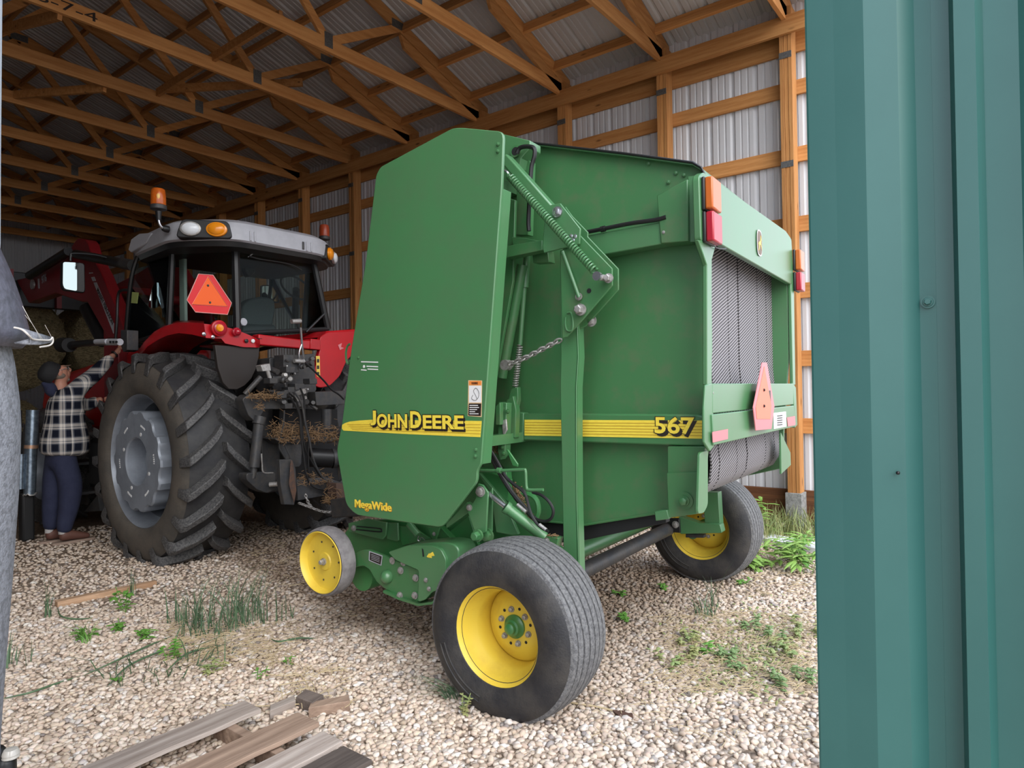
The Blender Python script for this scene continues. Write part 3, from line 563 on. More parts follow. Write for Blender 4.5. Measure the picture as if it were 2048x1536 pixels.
    fl_ = [(1003, 376), (979, 700), (962, 929)]; fo = [(1018, 400), (998, 700), (981, 914)]
    b = MB(); u2 = 2.45 + .075
    b.rings([[PU(2.452, *a), PU(2.452, *a)+BUX*.078, PU(2.452, *a)+BUX*.078+BVX*.01, PU(2.452, *a)+BVX*.01] for a in [(1003, 376), (979, 700), (962, 929)]])
    b.build('shield_flange', GREEN, sh, bevel=.002)
    MB().prism([PU(2.45, 757, 345)+BUX*.02, PU(2.45, 684, 845)+BUX*.02, PU(2.45, 684, 845)+BUX*.09, PU(2.45, 757, 345)+BUX*.09], -BVX*.01).build('shield_flange', GREEN, sh)
    MB().prism([PU(2.468, 684, 850), PU(2.468, 950, 880), PU(2.468, 950, 800), PU(2.468, 700, 720)], BUX*.05).build('shield_stiffener', GREEN, sh)
    b = MB(); b.beam(fB(2.47, 2.0, 2.45), fB(3.0, 2.0, 2.45), .05, .05); b.build('shield_stay', GREEN, R); b = MB(); b.beam(fB(2.47, 1.95, 1.15), fB(3.0, 1.95, 1.15), .05, .05); b.build('shield_stay', GREEN, R)
    cs = lambda pts: crop(670, 800, 6.145, pts)
    sw = MB().prism(sU(2.449, cs([(85, 330), (88, 305), (120, 285), (180, 265), (300, 252), (440, 243), (1802, 258), (1786, 457), (900, 420), (105, 376), (86, 355)])), BUX*.001).build('yellow_swoosh', DECY, sh, smooth=False)
    b = MB()
    for k in range(4): b.beam(PU(2.448, *cs([(150+20*k, 300+20*k)])[0]), PU(2.448, *cs([(1790, 300+38*k)])[0]), .0008, .0018)
    b.build('stripe_line', mat('swoosh_line', (.55, .33, .03, 1), .5), sw)
    for word, p0, p1 in [('J', (440, 312), (505, 130)), ('OHN', (520, 338), (888, 172)), ('D', (930, 345), (1062, 137)), ('EERE', (1085, 350), (1583, 190))]:
        (x0, y0), (x1, y1) = cs([p0])[0], cs([p1])[0]
        decal(word, [(x0, y0), (x1, y1)], .03, 2.447, sw, (-.009, -.011))
    a, c = PU(2.449, 710, 1020), PU(2.449, 783, 1005)
    a2 = PU(2.449, 710, 1019); w_ = abs((PU(2.449, 783, 1027)-a2).dot(BVX))
    text('lettering_shadow', 'MegaWide', mat('amber_decal', (.62, .26, .02, 1), .5), sh, a2+nU*.0006-BVX*.003-ZZ*.003, -BVX, ZZ, w_, .055, .017)
    text('lettering', 'MegaWide', DECY, sh, a2+nU*.0016, -BVX, ZZ, w_, .053, .018)
    wd = MB().prism(sU(2.449, [(936.5, 760.5), (964, 761), (963, 834), (935.5, 832)]), BUX*.001).build('warning_decal', mat('decal_border', (.72, .50, .28, 1), .5), sh)
    for pts, m, nm in [([(938, 762), (962.5, 762), (962.5, 770), (938, 770)], mat('decal_orange', (.80, .25, .05, 1), .5), 'decal_header'), ([(938, 771.5), (962.5, 771.5), (962.5, 805), (938, 805)], WHITE, 'decal_picture'), ([(937.5, 807), (962.5, 807), (961.5, 832), (936.5, 831)], DECB, 'decal_text_block')]:
        MB().prism(sU(2.4485, pts), BUX*.0008).build(nm, m, wd, smooth=False)
    o = PU(2.448, 943, 769); text('lettering', 'WARNING', DECB, wd, o, -BVX, ZZ, .036, .011, .01)
    for k, (x0, x1) in enumerate([(939, 956), (939, 958), (939, 954), (939, 950), (939, 957)]): MB().prism(sU(2.4482, [(x0, 810+k*4.2), (x1, 810+k*4.2), (x1, 811.6+k*4.2), (x0, 811.6+k*4.2)]), BUX*.0004).build('text_line', WHITE, wd, smooth=False)
    MB().tube(path(sU(2.448, [(946, 790), (943, 797), (950, 801), (956, 796), (958, 785), (952, 776), (947, 782), (951, 790), (954, 798)]), 20), .001, 5).build('decal_drawing', DECB, wd)
    for k, (x0, x1, y) in enumerate([(722, 756, 724), (733, 756, 733), (722, 733, 740), (735, 756, 738.5)]): MB().prism(sU(2.4488, [(x0, y-1.6), (x1, y-.6), (x1, y+1.6), (x0, y+.6)]), BUX*.0005).build('sticker_line', WHITE, sh, smooth=False)
    MB().lathe([(.008, 0), (.008, .0006)], PU(2.4488, 728, 733), nU, 14).build('sticker_dot', WHITE, sh)
    bolts(sh, 2.448, [(996, 288), (996, 302), (952, 899), (951, 912)], .007, GREEN); bolts(sh, 2.448, [(717, 715)], .005, GREEN)
    MB().tube(path(sU(2.50, [(700, 688), (695, 692), (692, 705), (693, 722), (697, 728), (700, 720)]), 16), .006, 6).build('shield_handle', GREEN, sh)
    # --- framework under the shield
    P(2.86, [(940, 935), (1012, 940), (1016, 1000), (1050, 1042), (1108, 1088), (1122, 1105), (1050, 1120), (905, 1130), (870, 1070), (905, 1000)], .05, 'frame_sheet', GREENB)
    cf = lambda pts: crop(900, 850, 5.12, pts)
    lp = P(2.60, cf([(285, 600), (335, 615), (390, 690), (368, 1095), (268, 1140), (178, 885), (262, 745)]), .012, 'link_plate', GREEN)
    P(2.66, cf([(395, 690), (435, 640), (430, 1090), (375, 1100)]), .01, 'link_plate', GREEN)
    P(2.62, cf([(-40, 1010), (170, 790), (225, 830), (185, 900), (-40, 1060)]), .03, 'link_arm', GREEN)
    bolts(R, 2.598, cf([(315, 682)]), .019, ZINC); bolts(R, 2.60, cf([(200, 845)]), .012, ZINC)
    b = MB(); b.bolt(PU(2.58, *cf([(292, 1130)])[0]), nU, .022, .04); b.cyl(PU(2.58, *cf([(292, 1130)])[0]), PU(2.76, *cf([(292, 1130)])[0]), .014); b.build('link_pin', GREENF, R)
    b = MB(); b.bolt(PU(2.66, *cf([(390, 1130)])[0]), nU, .026, .03); b.build('link_pin', GREENF, R)
    P(2.76, cf([(280, 490), (420, 490), (610, 560), (590, 780), (430, 700), (400, 660)]), .03, 'frame_gusset', GREENB)
    P(2.74, cf([(285, 500), (300, 490), (560, 790), (700, 1120), (640, 1130), (470, 1100), (420, 700)]), .02, 'frame_gusset', GREEN)
    P(2.84, cf([(100, 1000), (190, 930), (290, 1230), (250, 1270), (0, 1290), (-20, 1100)]), .03, 'frame_gusset', GREENB)
    q = [PU(2.63, *p) for p in cf([(392, 705), (565, 835)])] + [PU(2.74, *cf([(965, 1145)])[0])]
    cy = MB().cyl(q[1], q[2], .026, n=20).build('gate_cylinder', GREEN, R); MB().cyl(q[0]-(q[1]-q[0])*.15, q[1], .0125, n=14).build('cylinder_rod', CHROME, cy)
    MB().cyl(q[1], q[1]+(q[2]-q[1])*.09, .031, n=20).build('cylinder_gland', GREEN, cy)
    P(2.76, cf([(925, 1150), (1010, 1140), (1110, 1160), (1085, 1260), (960, 1240), (900, 1190)]), .05, 'cylinder_clevis', GREENF); bolts(R, 2.755, cf([(988, 1190)]), .013, ZINC)
    b = MB()
    random.seed(3)
    for k in range(90):
        p = PU(2.76+random.random()*.05, *cf([(990+random.random()*110, 1120+random.random()*50)])[0]); d = Vector((random.uniform(-1, 1), random.uniform(-1, 1), random.uniform(-.3, .3)))*.014; b.beam(p-d, p+d, .003, .002)
    for k in range(140):
        t = random.random(); p = PU(2.80, *cf([(610+t*180+random.random()*60, 560+t*360+random.random()*70)])[0]); d = Vector((random.uniform(-1, 1), random.uniform(-1, 1), random.uniform(-1, 1)))*.014; b.beam(p-d, p+d, .003, .002)
    for k in range(90):
        p = PU(2.80, *cf([(425+random.random()*70, 130+random.random()*160)])[0]); d = Vector((random.uniform(-1, 1), random.uniform(-1, 1), random.uniform(-1, 1)))*.012; b.beam(p-d, p+d, .003, .002)
    b.build('chaff', HAYD, R, kind='stuff')
    MB().tube(path(sU(2.66, cf([(300, 465), (490, 467), (740, 458), (772, 470), (778, 560), (785, 640), (810, 664), (955, 664)])), 60), .0075, 10).build('crank_handle', GREEN, R)
    MB().lathe([(.014, -.01), (.014, .01)], PU(2.66, *cf([(505, 465)])[0]), BVX, 14).build('crank_collar', GREEN, R)
    for k, pts in enumerate([[(425, 270), (500, 400), (580, 540), (700, 640), (770, 710), (805, 830), (840, 930), (890, 1010), (950, 1060), (1010, 1090)], [(425, 300), (520, 470), (640, 600), (740, 660), (770, 700)], [(845, 690), (930, 715), (1010, 780), (1058, 870), (1040, 950), (980, 985), (900, 970), (860, 940)], [(420, 290), (470, 420), (600, 640), (690, 760), (790, 880), (850, 950)]]):
        MB().tube(path(sU(2.68+.02*k, cf(pts)), 50), .0075 if k < 3 else .012, 8).build('hydraulic_hose', BLACK, R)
    for pts in [[(915, 1020), (985, 1075)], [(690, 815), (780, 890)]]: MB().cyl(PU(2.68, *cf(pts)[0]), PU(2.68, *cf(pts)[1]), .009, n=10).build('hose_fitting', ZINC, R)
    P(2.74, cf([(575, 255), (590, 250), (695, 400), (690, 430), (640, 420)]), .01, 'latch_bracket', GREENB)
    MB().tube(path(sU(2.83, cf([(720, 700), (830, 720), (890, 780), (905, 880), (880, 960)])), 20), .014, 8).build('hose_guard', GREENB, R)
    # --- pickup
    c8 = lambda pts: crop(600, 1000, 5.689, pts)
    P(2.80, c8([(480, 420), (545, 330), (760, 230), (1000, 225), (1600, 310), (1760, 480), (1800, 700), (1400, 900), (1000, 860), (620, 740)]), .04, 'pickup_sheet', GREENB)
    P(2.72, c8([(548, 265), (760, 212), (985, 258), (975, 400), (935, 452), (552, 355)]), .012, 'slotted_bracket', GREEN)
    MB().tube(path(sU(2.716, c8([(650, 300), (900, 325), (925, 345), (900, 362), (640, 335)])), 30), .0035, 6).build('slot_rim', BLACKM, R); bolts(R, 2.715, c8([(615, 320)]), .013, ZINC)
    P(2.74, c8([(985, 262), (1110, 262), (1120, 460), (1090, 470), (985, 440)]), .012, 'pickup_bracket', GREEN); P(2.76, c8([(1085, 300), (1270, 300), (1480, 440), (1170, 520)]), .012, 'pickup_bracket', GREENB)
    P(2.745, c8([(1450, 310), (1590, 315), (1540, 470), (1510, 470)]), .012, 'pickup_bracket', GREENB); bolts(R, 2.742, c8([(1525, 385)]), .008)
    MB().cyl(PU(2.70, *c8([(1240, 270)])[0]), PU(2.70, *c8([(1345, 400)])[0]), .019, n=16).build('pickup_spring_tube', GREEN, R)
    MB().tube(path(sU(2.70, c8([(1350, 410), (1340, 455), (1365, 465), (1380, 425), (1445, 480)])), 16), .003, 6).build('spring_hook', CHROME, R)
    b = MB(); q = c8([(700, 860)])[0]; c = PU(2.66, *q); b.lathe([(.085, 0), (.085, .5)], c, BUX, 28); b.build('pickup_drum', GREENB, R)
    ap = P(2.58, c8([(590, 640), (640, 600), (700, 568), (780, 565), (1000, 650), (1360, 800), (1345, 1160), (1120, 1095), (950, 1000), (870, 930), (790, 790), (720, 745), (600, 775)]), .02, 'pickup_arm', GREENF, round_=.01)
    cv = [(1000, 592), (1230, 512), (1480, 486), (1650, 480), (1750, 500), (1805, 560), (1810, 700), (1740, 850), (1625, 1010), (1500, 1050), (1420, 1140), (1340, 1160), (1350, 800), (1220, 745), (1080, 680)]
    cvo = P(2.55, c8([(1000, 592), (1230, 515), (1490, 515), (1600, 560), (1660, 680), (1655, 850), (1610, 1010), (1500, 1050), (1420, 1140), (1340, 1160), (1350, 800), (1220, 745), (1080, 680)]), .03, 'drive_cover', GREEN, round_=.015)
    P(2.57, c8(cv), .14, 'drive_cover_rim', GREEN, par=cvo, bev=.01, round_=.03)
    b = MB(); b.ball(PU(2.575, *c8([(992, 872)])[0]), .036, 10); b.build('hub_cap', GREEN, R)
    bolts(R, 2.578, c8([(1150, 800), (1320, 885), (1310, 1085), (1140, 1085)]), .014, ZINC); bolts(R, 2.548, c8([(1435, 910), (1470, 1010)]), .009, ZINC)
    for (x, y) in [(1050, 690), (1175, 710)]: MB().lathe([(.019, 0), (.019, .002), (.008, .002)], PU(2.577, *c8([(x, y)])[0]), nU, 16).build('bearing_hole', ZINC, ap)
    q = PU(2.548, *c8([(1400, 600)])[0]); MB().prism([q + BVX*a + ZZ*z_ for a, z_ in [(.007, .022), (-.002, .016), (-.008, -.018), (.002, -.02)]], nU*.001).build('cover_hole', BLACKM, cvo)
    MB().prism(sU(2.547, c8([(1440, 645), (1470, 600), (1465, 615), (1510, 590), (1530, 635), (1495, 640), (1500, 660), (1455, 655)])), BUX*.001).build('arrow_decal', DECY, cvo, smooth=False)
    pl = MB().prism(rnd(sU(2.577, c8([(785, 578), (940, 632), (925, 748), (782, 690)])), .004), BUX*.001).build('plate_border', ROOFG, ap); MB().prism(sU(2.576, c8([(797, 595), (928, 643), (915, 735), (793, 682)])), BUX*.001).build('maker_plate', DECB, ap)
    for k in range(4): MB().prism(sU(2.5755, c8([(810, 615+18*k), (905, 650+18*k), (905, 655+18*k), (810, 620+18*k)])), BUX*.0004).build('plate_line', ROOFG, pl, smooth=False)
    b = MB(); b.rings([[PU(2.56, *p), PU(2.56, *p)+BUX*.08, PU(2.56, *p)+BUX*.08-ZZ*.012, PU(2.56, *p)-ZZ*.012] for p in c8([(945, 1030), (1120, 1110), (1340, 1180), (1500, 1160), (1590, 1060)])]); b.build('pickup_skid', GREENF, R)
    # far side of the pickup and tongue to the tractor
    MB().cyl(fB(2.9, 2.6, .48), fB(4.7, 2.6, .48), .13, n=24).build('pickup_reel', BLACKM, R)
    MB().beam(fB(3.6, 2.2, .75), fB(3.60, 4.1, .50), .14, .14).build('tongue', IRON, R, bevel=.01)
    MB().beam(fB(3.05, 2.0, .8), fB(3.05, 2.75, 1.6), .1, .1).build('front_frame', GREEN, R); MB().obox(fB(3.75, 2.45, 1.5), BUX*1.4, BVX*.3, ZZ*1.4).build('front_housing', GREENF, R, bevel=.02)
    # --- wheels
    def wheel(c, flip, name, side_m):
        ax = -BUX if not flip else BUX
        t = MB(); hw = .158; Rr = .387
        prof = [(.200, hw*.86), (.215, hw*1.02), (.25, hw*1.10), (.29, hw*1.13), (.325, hw*1.08), (.352, hw*.98), (.366, hw*.86)]
        side = prof + [(.366, -hw*.86)] + [(r, -h) for r, h in prof[::-1]][1:]
        W = thing_part('wheel', c)
        t.lathe([(.198, -hw*.86)] + [(r, h) for r, h in side][::-1] + [(.198, hw*.86)], c, ax, 56, caps=False); tp = t.build('tire', side_m, W)
        t = MB(); g = []
        xs = [-hw*.88, -.105, -.095, -.062, -.052, -.018, -.008, .026, .036, .070, .080, .110, .118, hw*.88]
        for i, x in enumerate(xs):
            crown = Rr - .016*(x/hw)**2*1.2
            g += [(crown, x)] if i in (0, len(xs)-1) else ([(crown, x), (crown-.010, x+.001)] if i % 2 else [(crown-.010, x-.001), (crown, x)])
        t.lathe([(.355, -hw*.93)] + g + [(.355, hw*.93)], c, ax, 72, caps=False); t.build('tread', TREAD, tp)
        t = MB(); t.tube([Vector(c)+ax*(hw*1.125) + (BVX*math.cos(a)+ZZ*math.sin(a))*r for a, r in [(math.radians(x), .30) for x in range(285, 346, 4)] + [(math.radians(x), .275) for x in range(345, 284, -4)]], .0042, 6, True); t.build('sidewall_bead', side_m, tp)
        rim = MB(); rim.lathe([(.214, hw*.90), (.218, hw*.96), (.212, hw*1.0), (.205, hw*.93), (.196, hw*.80), (.190, hw*.55), (.172, hw*.42), (.165, hw*.2), (.165, -hw*.35), (.19, -hw*.6), (.196, -hw*.85), (.213, -hw*.95), (.218, -hw*.9)], c, ax, 56, caps=False); rp = rim.build('rim', YEL, W)
        dz = -.005
        d = MB(); d.lathe([(.166, dz-.03), (.15, dz-.01), (.118, dz), (.10, dz+.012), (.05, dz+.012), (.0, dz+.012)], c, ax, 48, caps=False); d.build('wheel_disc', YEL, rp)
        h = MB(); h.lathe([(.052, dz+.01), (.052, dz+.022), (.040, dz+.03), (.036, dz+.042), (.027, dz+.046), (.025, dz+.062), (.018, dz+.068), (0, dz+.069)], c, ax, 28, caps=False); h.build('hub', GREENB, W)
        for k in range(6):
            a = k*math.pi/3+.3; p = Vector(c)+(BVX*math.cos(a)+ZZ*math.sin(a))*.075+ax*(dz+.012); MB().bolt(p, ax, .0105, .018).build('lug_bolt', ZINC, W)
            a += math.pi/6; p = Vector(c)+(BVX*math.cos(a)+ZZ*math.sin(a))*.083+ax*(dz+.0125); MB().lathe([(.007, 0), (.007, .001)], p, ax, 10).build('disc_slot', BLACKM, rp)
        return W
    def thing_part(name, c):
        o = bpy.data.objects.new(name, None); COL.objects.link(o); o.empty_display_size = .1; place(o, Vector(c), R); return o
    wheel(fB(2.505, 1.70, .346), False, 'w', TIRE)
    wheel(fB(4.90, 1.63, .375), False, 'w', TIRE)
    MB().cyl(fB(2.62, 1.70, .375), fB(2.95, 1.70, .375), .04).build('axle_stub', GREEN, R); MB().cyl(fB(4.6, 1.63, .375), fB(4.9, 1.63, .375), .04).build('axle_stub', GREEN, R)
    # gauge wheel of the pickup
    c = fB(2.46, 2.935, .478); G_ = thing_part('gauge_wheel', c); ax = -BUX
    b = MB(); b.lathe([(.158, .004), (.172, .010), (.180, .004), (.186, -.02), (.187, -.055), (.180, -.08), (.15, -.08)], c, ax, 56, caps=False); b.build('tire', mat('grey_worn_rubber', (.15, .14, .145, 1), .8, 0, (.26, .25, .25, 1), .8, 16, bump=.2), G_)
    b = MB(); b.lathe([(.168, .012), (.164, .015), (.158, .008), (.152, -.028), (.140, -.032), (.05, -.022), (.045, -.016), (0, -.016)], c, ax, 56, caps=False); rp = b.build('rim', YEL, G_)
    MB().bolt(Vector(c)+ax*-.016, ax, .014, .03).build('axle_nut', ZINC, G_)
    for k in range(7):
        a = k*math.pi*2/7+.4; MB().lathe([(.0055, 0), (.0055, .002)], Vector(c)+ax*-.027+(BVX*math.cos(a)+ZZ*math.sin(a))*.105, ax, 8).build('disc_bolt', IRON, rp)
    MB().beam(c+BUX*.05, PU(2.66, 745, 1120), .03, .06).build('gauge_arm', GREEN, R, bevel=.005)
    return R
make_baler()
# ================================================================ THE TRACTOR
def make_tractor():
    XC = 3.63
    T = thing('tractor', (XC, 7.0, 0), 'red tractor with grey cab roof and front loader parked inside the shed', 'tractor')
    EX, EY = Vector((1, 0, 0)), Vector((0, 1, 0))
    def sub(name, c, par=T):
        o = bpy.data.objects.new(name, None); COL.objects.link(o); o.empty_display_size = .1; place(o, Vector(c), par); return o
    def Pp(pts3, vec, name, m, par=T, bev=.004, **k): return MB().prism(pts3, vec).build(name, m, par, bevel=bev, **k)
    # --- rear wheels
    def rear_wheel(xo, sgn):
        Rr, W = .928, .58; c = Vector((xo - sgn*W/2, 5.985, .842)); ax = EX*sgn
        wp = sub('rear_wheel', c)
        t = MB(); hw = W/2
        prof = [(.555, hw*.80), (.58, hw*.93), (.63, hw*.99), (.69, hw*1.0), (.75, hw*.98), (.80, hw*.93), (.83, hw*.86), (.845, hw*.5), (.848, 0)]
        full = prof + [(r, -h) for r, h in prof[::-1]][1:]
        t.lathe(full, c, ax, 72, caps=False); tp = t.build('tire', DUSTT, wp)
        tm = MB(); tm.lathe([(.832, hw*.88), (.847, hw*.5), (.850, 0), (.847, -hw*.5), (.832, -hw*.88)], c, ax, 72, caps=False); tm.build('tread_base', LUGB, tp)
        N = 20
        up, fw = ZZ, EY
        b = MB()
        for sd_ in (1, -1):
            for k in range(N):
                a0 = (k + (.5 if sd_ < 0 else 0))*2*math.pi/N
                st = []
                for t_ in [0, .2, .45, .7, .88, 1.0, 1.06]:
                    h = sd_*hw*(.03 + t_*.94); a = a0 + .27*t_**.8; base = .842 if t_ < .9 else (.81 if t_ < 1.03 else .74); top = Rr - (.0 if t_ < .7 else .012 if t_ < .95 else .03 if t_ < 1.03 else .10)
                    if t_ > 1.03: h = sd_*hw*1.005
                    wa, wt = .052, .037
                    def q(r, aa): return c + ax*h + (fw*math.cos(aa)+up*math.sin(aa))*r
                    st.append([q(base, a-wa), q(top, a-wt), q(top, a+wt), q(base, a+wa)])
                b.rings(st)
        b.build('tread', LUG, tp, bevel=.006, angle=30)
        rm = MB(); rm.lathe([(.565, hw*.79), (.572, hw*.84), (.562, hw*.88), (.548, hw*.80), (.53, hw*.62), (.525, hw*.40), (.50, hw*.30), (.495, -.1), (.50, -hw*.4), (.53, -hw*.6), (.565, -hw*.85)], c, ax, 72, caps=False); rp = rm.build('rim', SILV, wp)
        # scalloped cast wheel centre
        n = 96; z1, z0 = hw*.98, -hw*.55
        def ring(r, h, wav): return [c + ax*h + (fw*math.cos(i*2*math.pi/n)+up*math.sin(i*2*math.pi/n))*(r + (wav*max(-1, min(1, 2.2*math.cos(14*i*2*math.pi/n))))) for i in range(n)]
        d = MB(); d.rings([ring(.40, z0, .010), ring(.415, z1-.14, .013), ring(.418, z1-.015, .013), ring(.408, z1, .013), ring(.205, z1, 0), ring(.195, z1-.012, 0), ring(.188, z1-.2, 0), ring(0.02, z1-.2, 0)], True, False)
        wc = d.build('wheel_weight', SILV, wp, angle=32)
        h = MB(); h.lathe([(.185, z1-.2), (.12, z1-.17), (.10, z1-.12), (.06, z1-.10), (0, z1-.10)], c, ax, 32, caps=False); h.build('hub', SILV, wp)
        for k in range(4):
            a = math.pi*.62+k*math.pi/2; MB().lathe([(.016, 0), (.016, .002)], c+ax*(z1)+(fw*math.cos(a)+up*math.sin(a))*.245, ax, 12).build('weight_bolt', WHITE, wc)
        b = MB()
        for k in range(6):   # worn raised markings round the face
            a = math.pi*.30+k*math.pi/3
            for j in range(5):
                aa = a+(j-2)*.055; p = c+ax*(z1+.001)+(fw*math.cos(aa)+up*math.sin(aa))*.315; tg = (-fw*math.sin(aa)+up*math.cos(aa)); rd = (fw*math.cos(aa)+up*math.sin(aa))
                b.obox(p, tg*(.012 if (j+k) % 3 else .007), rd*.016, ax*.003)
        b.build('cast_marking', WHITE, wc, smooth=False)
        MB().cyl(c-ax*.2, c-ax*.42, .15, n=24).build('axle_hub', IRON, wp)
        return wp
    rear_wheel(2.615, -1); rear_wheel(2*XC-2.615, 1)
    # --- front wheels
    for xo, sg in ((2.72, -1), (2*XC-2.72, 1)):
        c = Vector((xo-sg*.22, 8.6, .64)); ax = EX*sg; wp = sub('front_wheel', c)
        t = MB(); t.lathe([(.36, .17), (.42, .21), (.52, .22), (.60, .19), (.61, 0), (.60, -.19), (.52, -.22), (.42, -.21), (.36, -.17)], c, ax, 48, caps=False); tp = t.build('tire', LUG, wp)
        b = MB()
        for sd_ in (1, -1):
            for k in range(15):
                a0 = (k+(.5 if sd_ < 0 else 0))*2*math.pi/15; st = []
                for t_ in [0, .5, 1.0]:
                    h = sd_*.21*(.03+t_*.95); a = a0+.4*t_; st.append([c+ax*h+(EY*math.cos(aa)+ZZ*math.sin(aa))*r for r, aa in [(.60, a-.05), (.645-.02*t_, a-.04), (.645-.02*t_, a+.04), (.60, a+.05)]])
                b.rings(st)
        b.build('tread', LUG, tp)
        t = MB(); t.lathe([(.37, .16), (.36, .18), (.34, .14), (.32, .02), (.14, -.02), (.12, .06), (0, .06)], c, ax, 40, caps=False); t.build('rim', SILV, wp)
    # --- body
    MB().obox((XC, 6.4, .95), EX*.62, EY*2.2, ZZ*.75).build('transmission_housing', IRON, T, bevel=.03)
    MB().cyl((XC-.75, 5.985, .842), (XC+.75, 5.985, .842), .16, n=24).build('rear_axle', IRON, T)
    MB().obox((XC, 8.6, .60), EX*1.3, EY*.2, ZZ*.2).build('front_axle', IRON, T, bevel=.02)
    b = MB(); o = [(7.3, 1.05), (9.9, .95), (10.05, 1.3), (9.9, 1.62), (7.3, 1.9)]; b.prism([Vector((XC-.38, y, z)) for y, z in o], EX*.76); b.build('bonnet', RED, T, bevel=.05)
    MB().obox((XC, 6.5, 1.45), EX*1.1, EY*1.6, ZZ*.3).build('cab_floor', BLACKM, T, bevel=.02)
    MB().obox((XC-.62, 7.25, .72), EX*.30, EY*.75, ZZ*.5).build('fuel_tank', BLACK, T, bevel=.05)
    for k, z in enumerate((.42, .72, 1.02)): MB().obox((XC-.80, 7.75, z), EX*.28, EY*.36, ZZ*.03).build('cab_step', IRON, T, bevel=.004)
    b = MB(); b.prism(sX(2.9, [(147, 1003), (180, 940), (188, 940), (172, 1010)]), EX*.02); b.prism(sX(2.88, [(168, 1024), (195, 990), (200, 1022)]), EX*.08); b.build('step_bracket', IRON, T)
    # --- fenders: outer red lip of the left rear wheel, then across the back
    def sheet(cols, name, m, par, th=.012):
        b = MB(); vs = []; [vs.extend(c) for c in cols]; n = len(cols[0])
        b.add(vs, [(i*n+j, (i+1)*n+j, (i+1)*n+j+1, i*n+j+1) for i in range(len(cols)-1) for j in range(n-1)])
        o = b.build(name, m, par, angle=50); s_ = o.modifiers.new('solid', 'SOLIDIFY'); s_.thickness = th; s_.offset = 0; return o
    xL = 2.80
    outer = [((278, 703), (283, 708)), ((290, 685), (296, 692)), ((310, 665), (316, 679)), ((330, 654), (335, 670)), ((355, 647), (358, 665)), ((382, 646), (385, 668)), ((408, 648), (412, 675))]
    cols = [[PX(xL+.42, *a)+ZZ*.02, PX(xL, *a), PX(xL, *b_), PX(xL+.02, *b_)+EX*.40] for a, b_ in outer]
    yr = PX(xL, 410, 660).y
    rear = [((440, 652), (450, 687)), ((470, 660), (485, 693)), ((500, 672), (510, 694)), ((519, 681), (519, 694))]
    cols2 = [[PY(yr+.05, *a)+EY*.4, PY(yr, *a), PY(yr, *b_), PY(yr+.02, *b_)+EY*.4] for a, b_ in rear]
    fe = sheet(cols+cols2, 'fender', RED, T)
    und = sheet([[PX(xL+.03, *b_)+ZZ*.01, PX(xL+.03, *b_)+EX*.5+ZZ*.01] for a, b_ in outer], 'fender_lining', BLACKM, fe)
    q = [(517, 694), (505, 740), (490, 772), (462, 778), (455, 770), (458, 700)]; Pp(sY(yr+.02, [(430, 690), (519, 695), (518, 712), (512, 738), (503, 757), (490, 771), (474, 779), (458, 778), (446, 765), (436, 735)]), EY*.04, 'mud_flap', mat('brown_black_plastic', (.028, .022, .02, 1), .6), fe)
    for (x, y, r_, m) in [(436, 657, .052, AMBER), (471, 664, .028, REDL)]:
        p = PY(yr-.01, x, y); MB().lathe([(r_*1.25, 0), (r_*1.25, .025), (r_*1.05, .03)], p, -EY, 28).build('lamp_bezel', RED if r_ > .04 else REDL, fe)
        MB().lathe([(r_, .025), (r_, .04), (r_*.6, .055), (0, .06)], p, -EY, 28, caps=False).build('tail_lamp', REDL, fe)
        if r_ > .04: MB().lathe([(r_*.62, .05), (r_*.5, .062), (0, .066)], p+EX*-.012, -EY, 24, caps=False).build('turn_lamp', AMBER, fe)
    for (x, y, m) in [(407, 668, CHROME), (425, 674, CHROME), (492, 682, BLACK), (505, 682, WHITE)]: MB().lathe([(.016, 0), (.016, .012), (.01, .016)], PY(yr-.008, x, y), -EY, 14).build('fender_button', m, fe)
    yb = 5.22
    Pp(sY(yb, [(517, 668), (610, 680), (641, 680), (641, 700), (600, 697), (518, 690)]), EY*.10, 'rear_cross_bar', RED, T, .01)
    Pp(sY(yb-.01, [(622, 677), (641, 679), (641, 700), (620, 698)]), EY*.12, 'bar_end', RED, T, .006)
    rf = Pp(rnd(sY(yb, [(640, 702), (640, 674), (655, 664), (740, 660), (740, 690), (712, 702), (693, 722), (680, 752), (660, 772), (640, 776), (622, 768), (636, 715)]), .03), EY*.05, 'fender', RED, T, .006)
    Pp([p for p in sY(yb+.02, [(640, 674), (655, 662), (760, 655), (760, 670), (660, 680)])], EY*1.2, 'fender_top', RED, rf, .01)
    wl_ = Pp(sY(yb-.004, [(632, 712), (639.5, 712), (640.5, 756), (633.5, 752)]), EY*.002, 'warning_label', mat('label_yellow', (.75, .55, .10, 1), .5), rf, 0)
    for k in range(3): Pp(sY(yb-.006, [(634, 718+k*13), (638.5, 718+k*13), (638.5, 725+k*13), (634, 725+k*13)]), EY*.001, 'label_symbol', DECB, wl_, 0)
    Pp(sY(yb-.005, [(676, 690), (684, 686), (682, 694), (688, 696), (680, 700)]), EY*.002, 'chipped_paint', REFL, rf, 0)
    # --- cab
    CY = 5.45; xq = 2.93
    RLt, RLb = PY(CY, 470, 478), PY(CY, 475, 668); RRt, RRb = PY(CY, 624, 508), PY(CY, 656, 658)
    BLt, BLb = PX(xq, 346, 480), PX(xq, 338, 664)
    mir = lambda p: Vector((2*XC-p.x, p.y, p.z))
    ALt = PX(xq+.02, 282, 495); ALm = PX(xq-.03, 262, 560); ALb = PX(xq, 250, 690)
    pr = .030
    def pil(name, pts, r=pr): return MB().tube(pts, r, 8).build(name, BLACK, T)
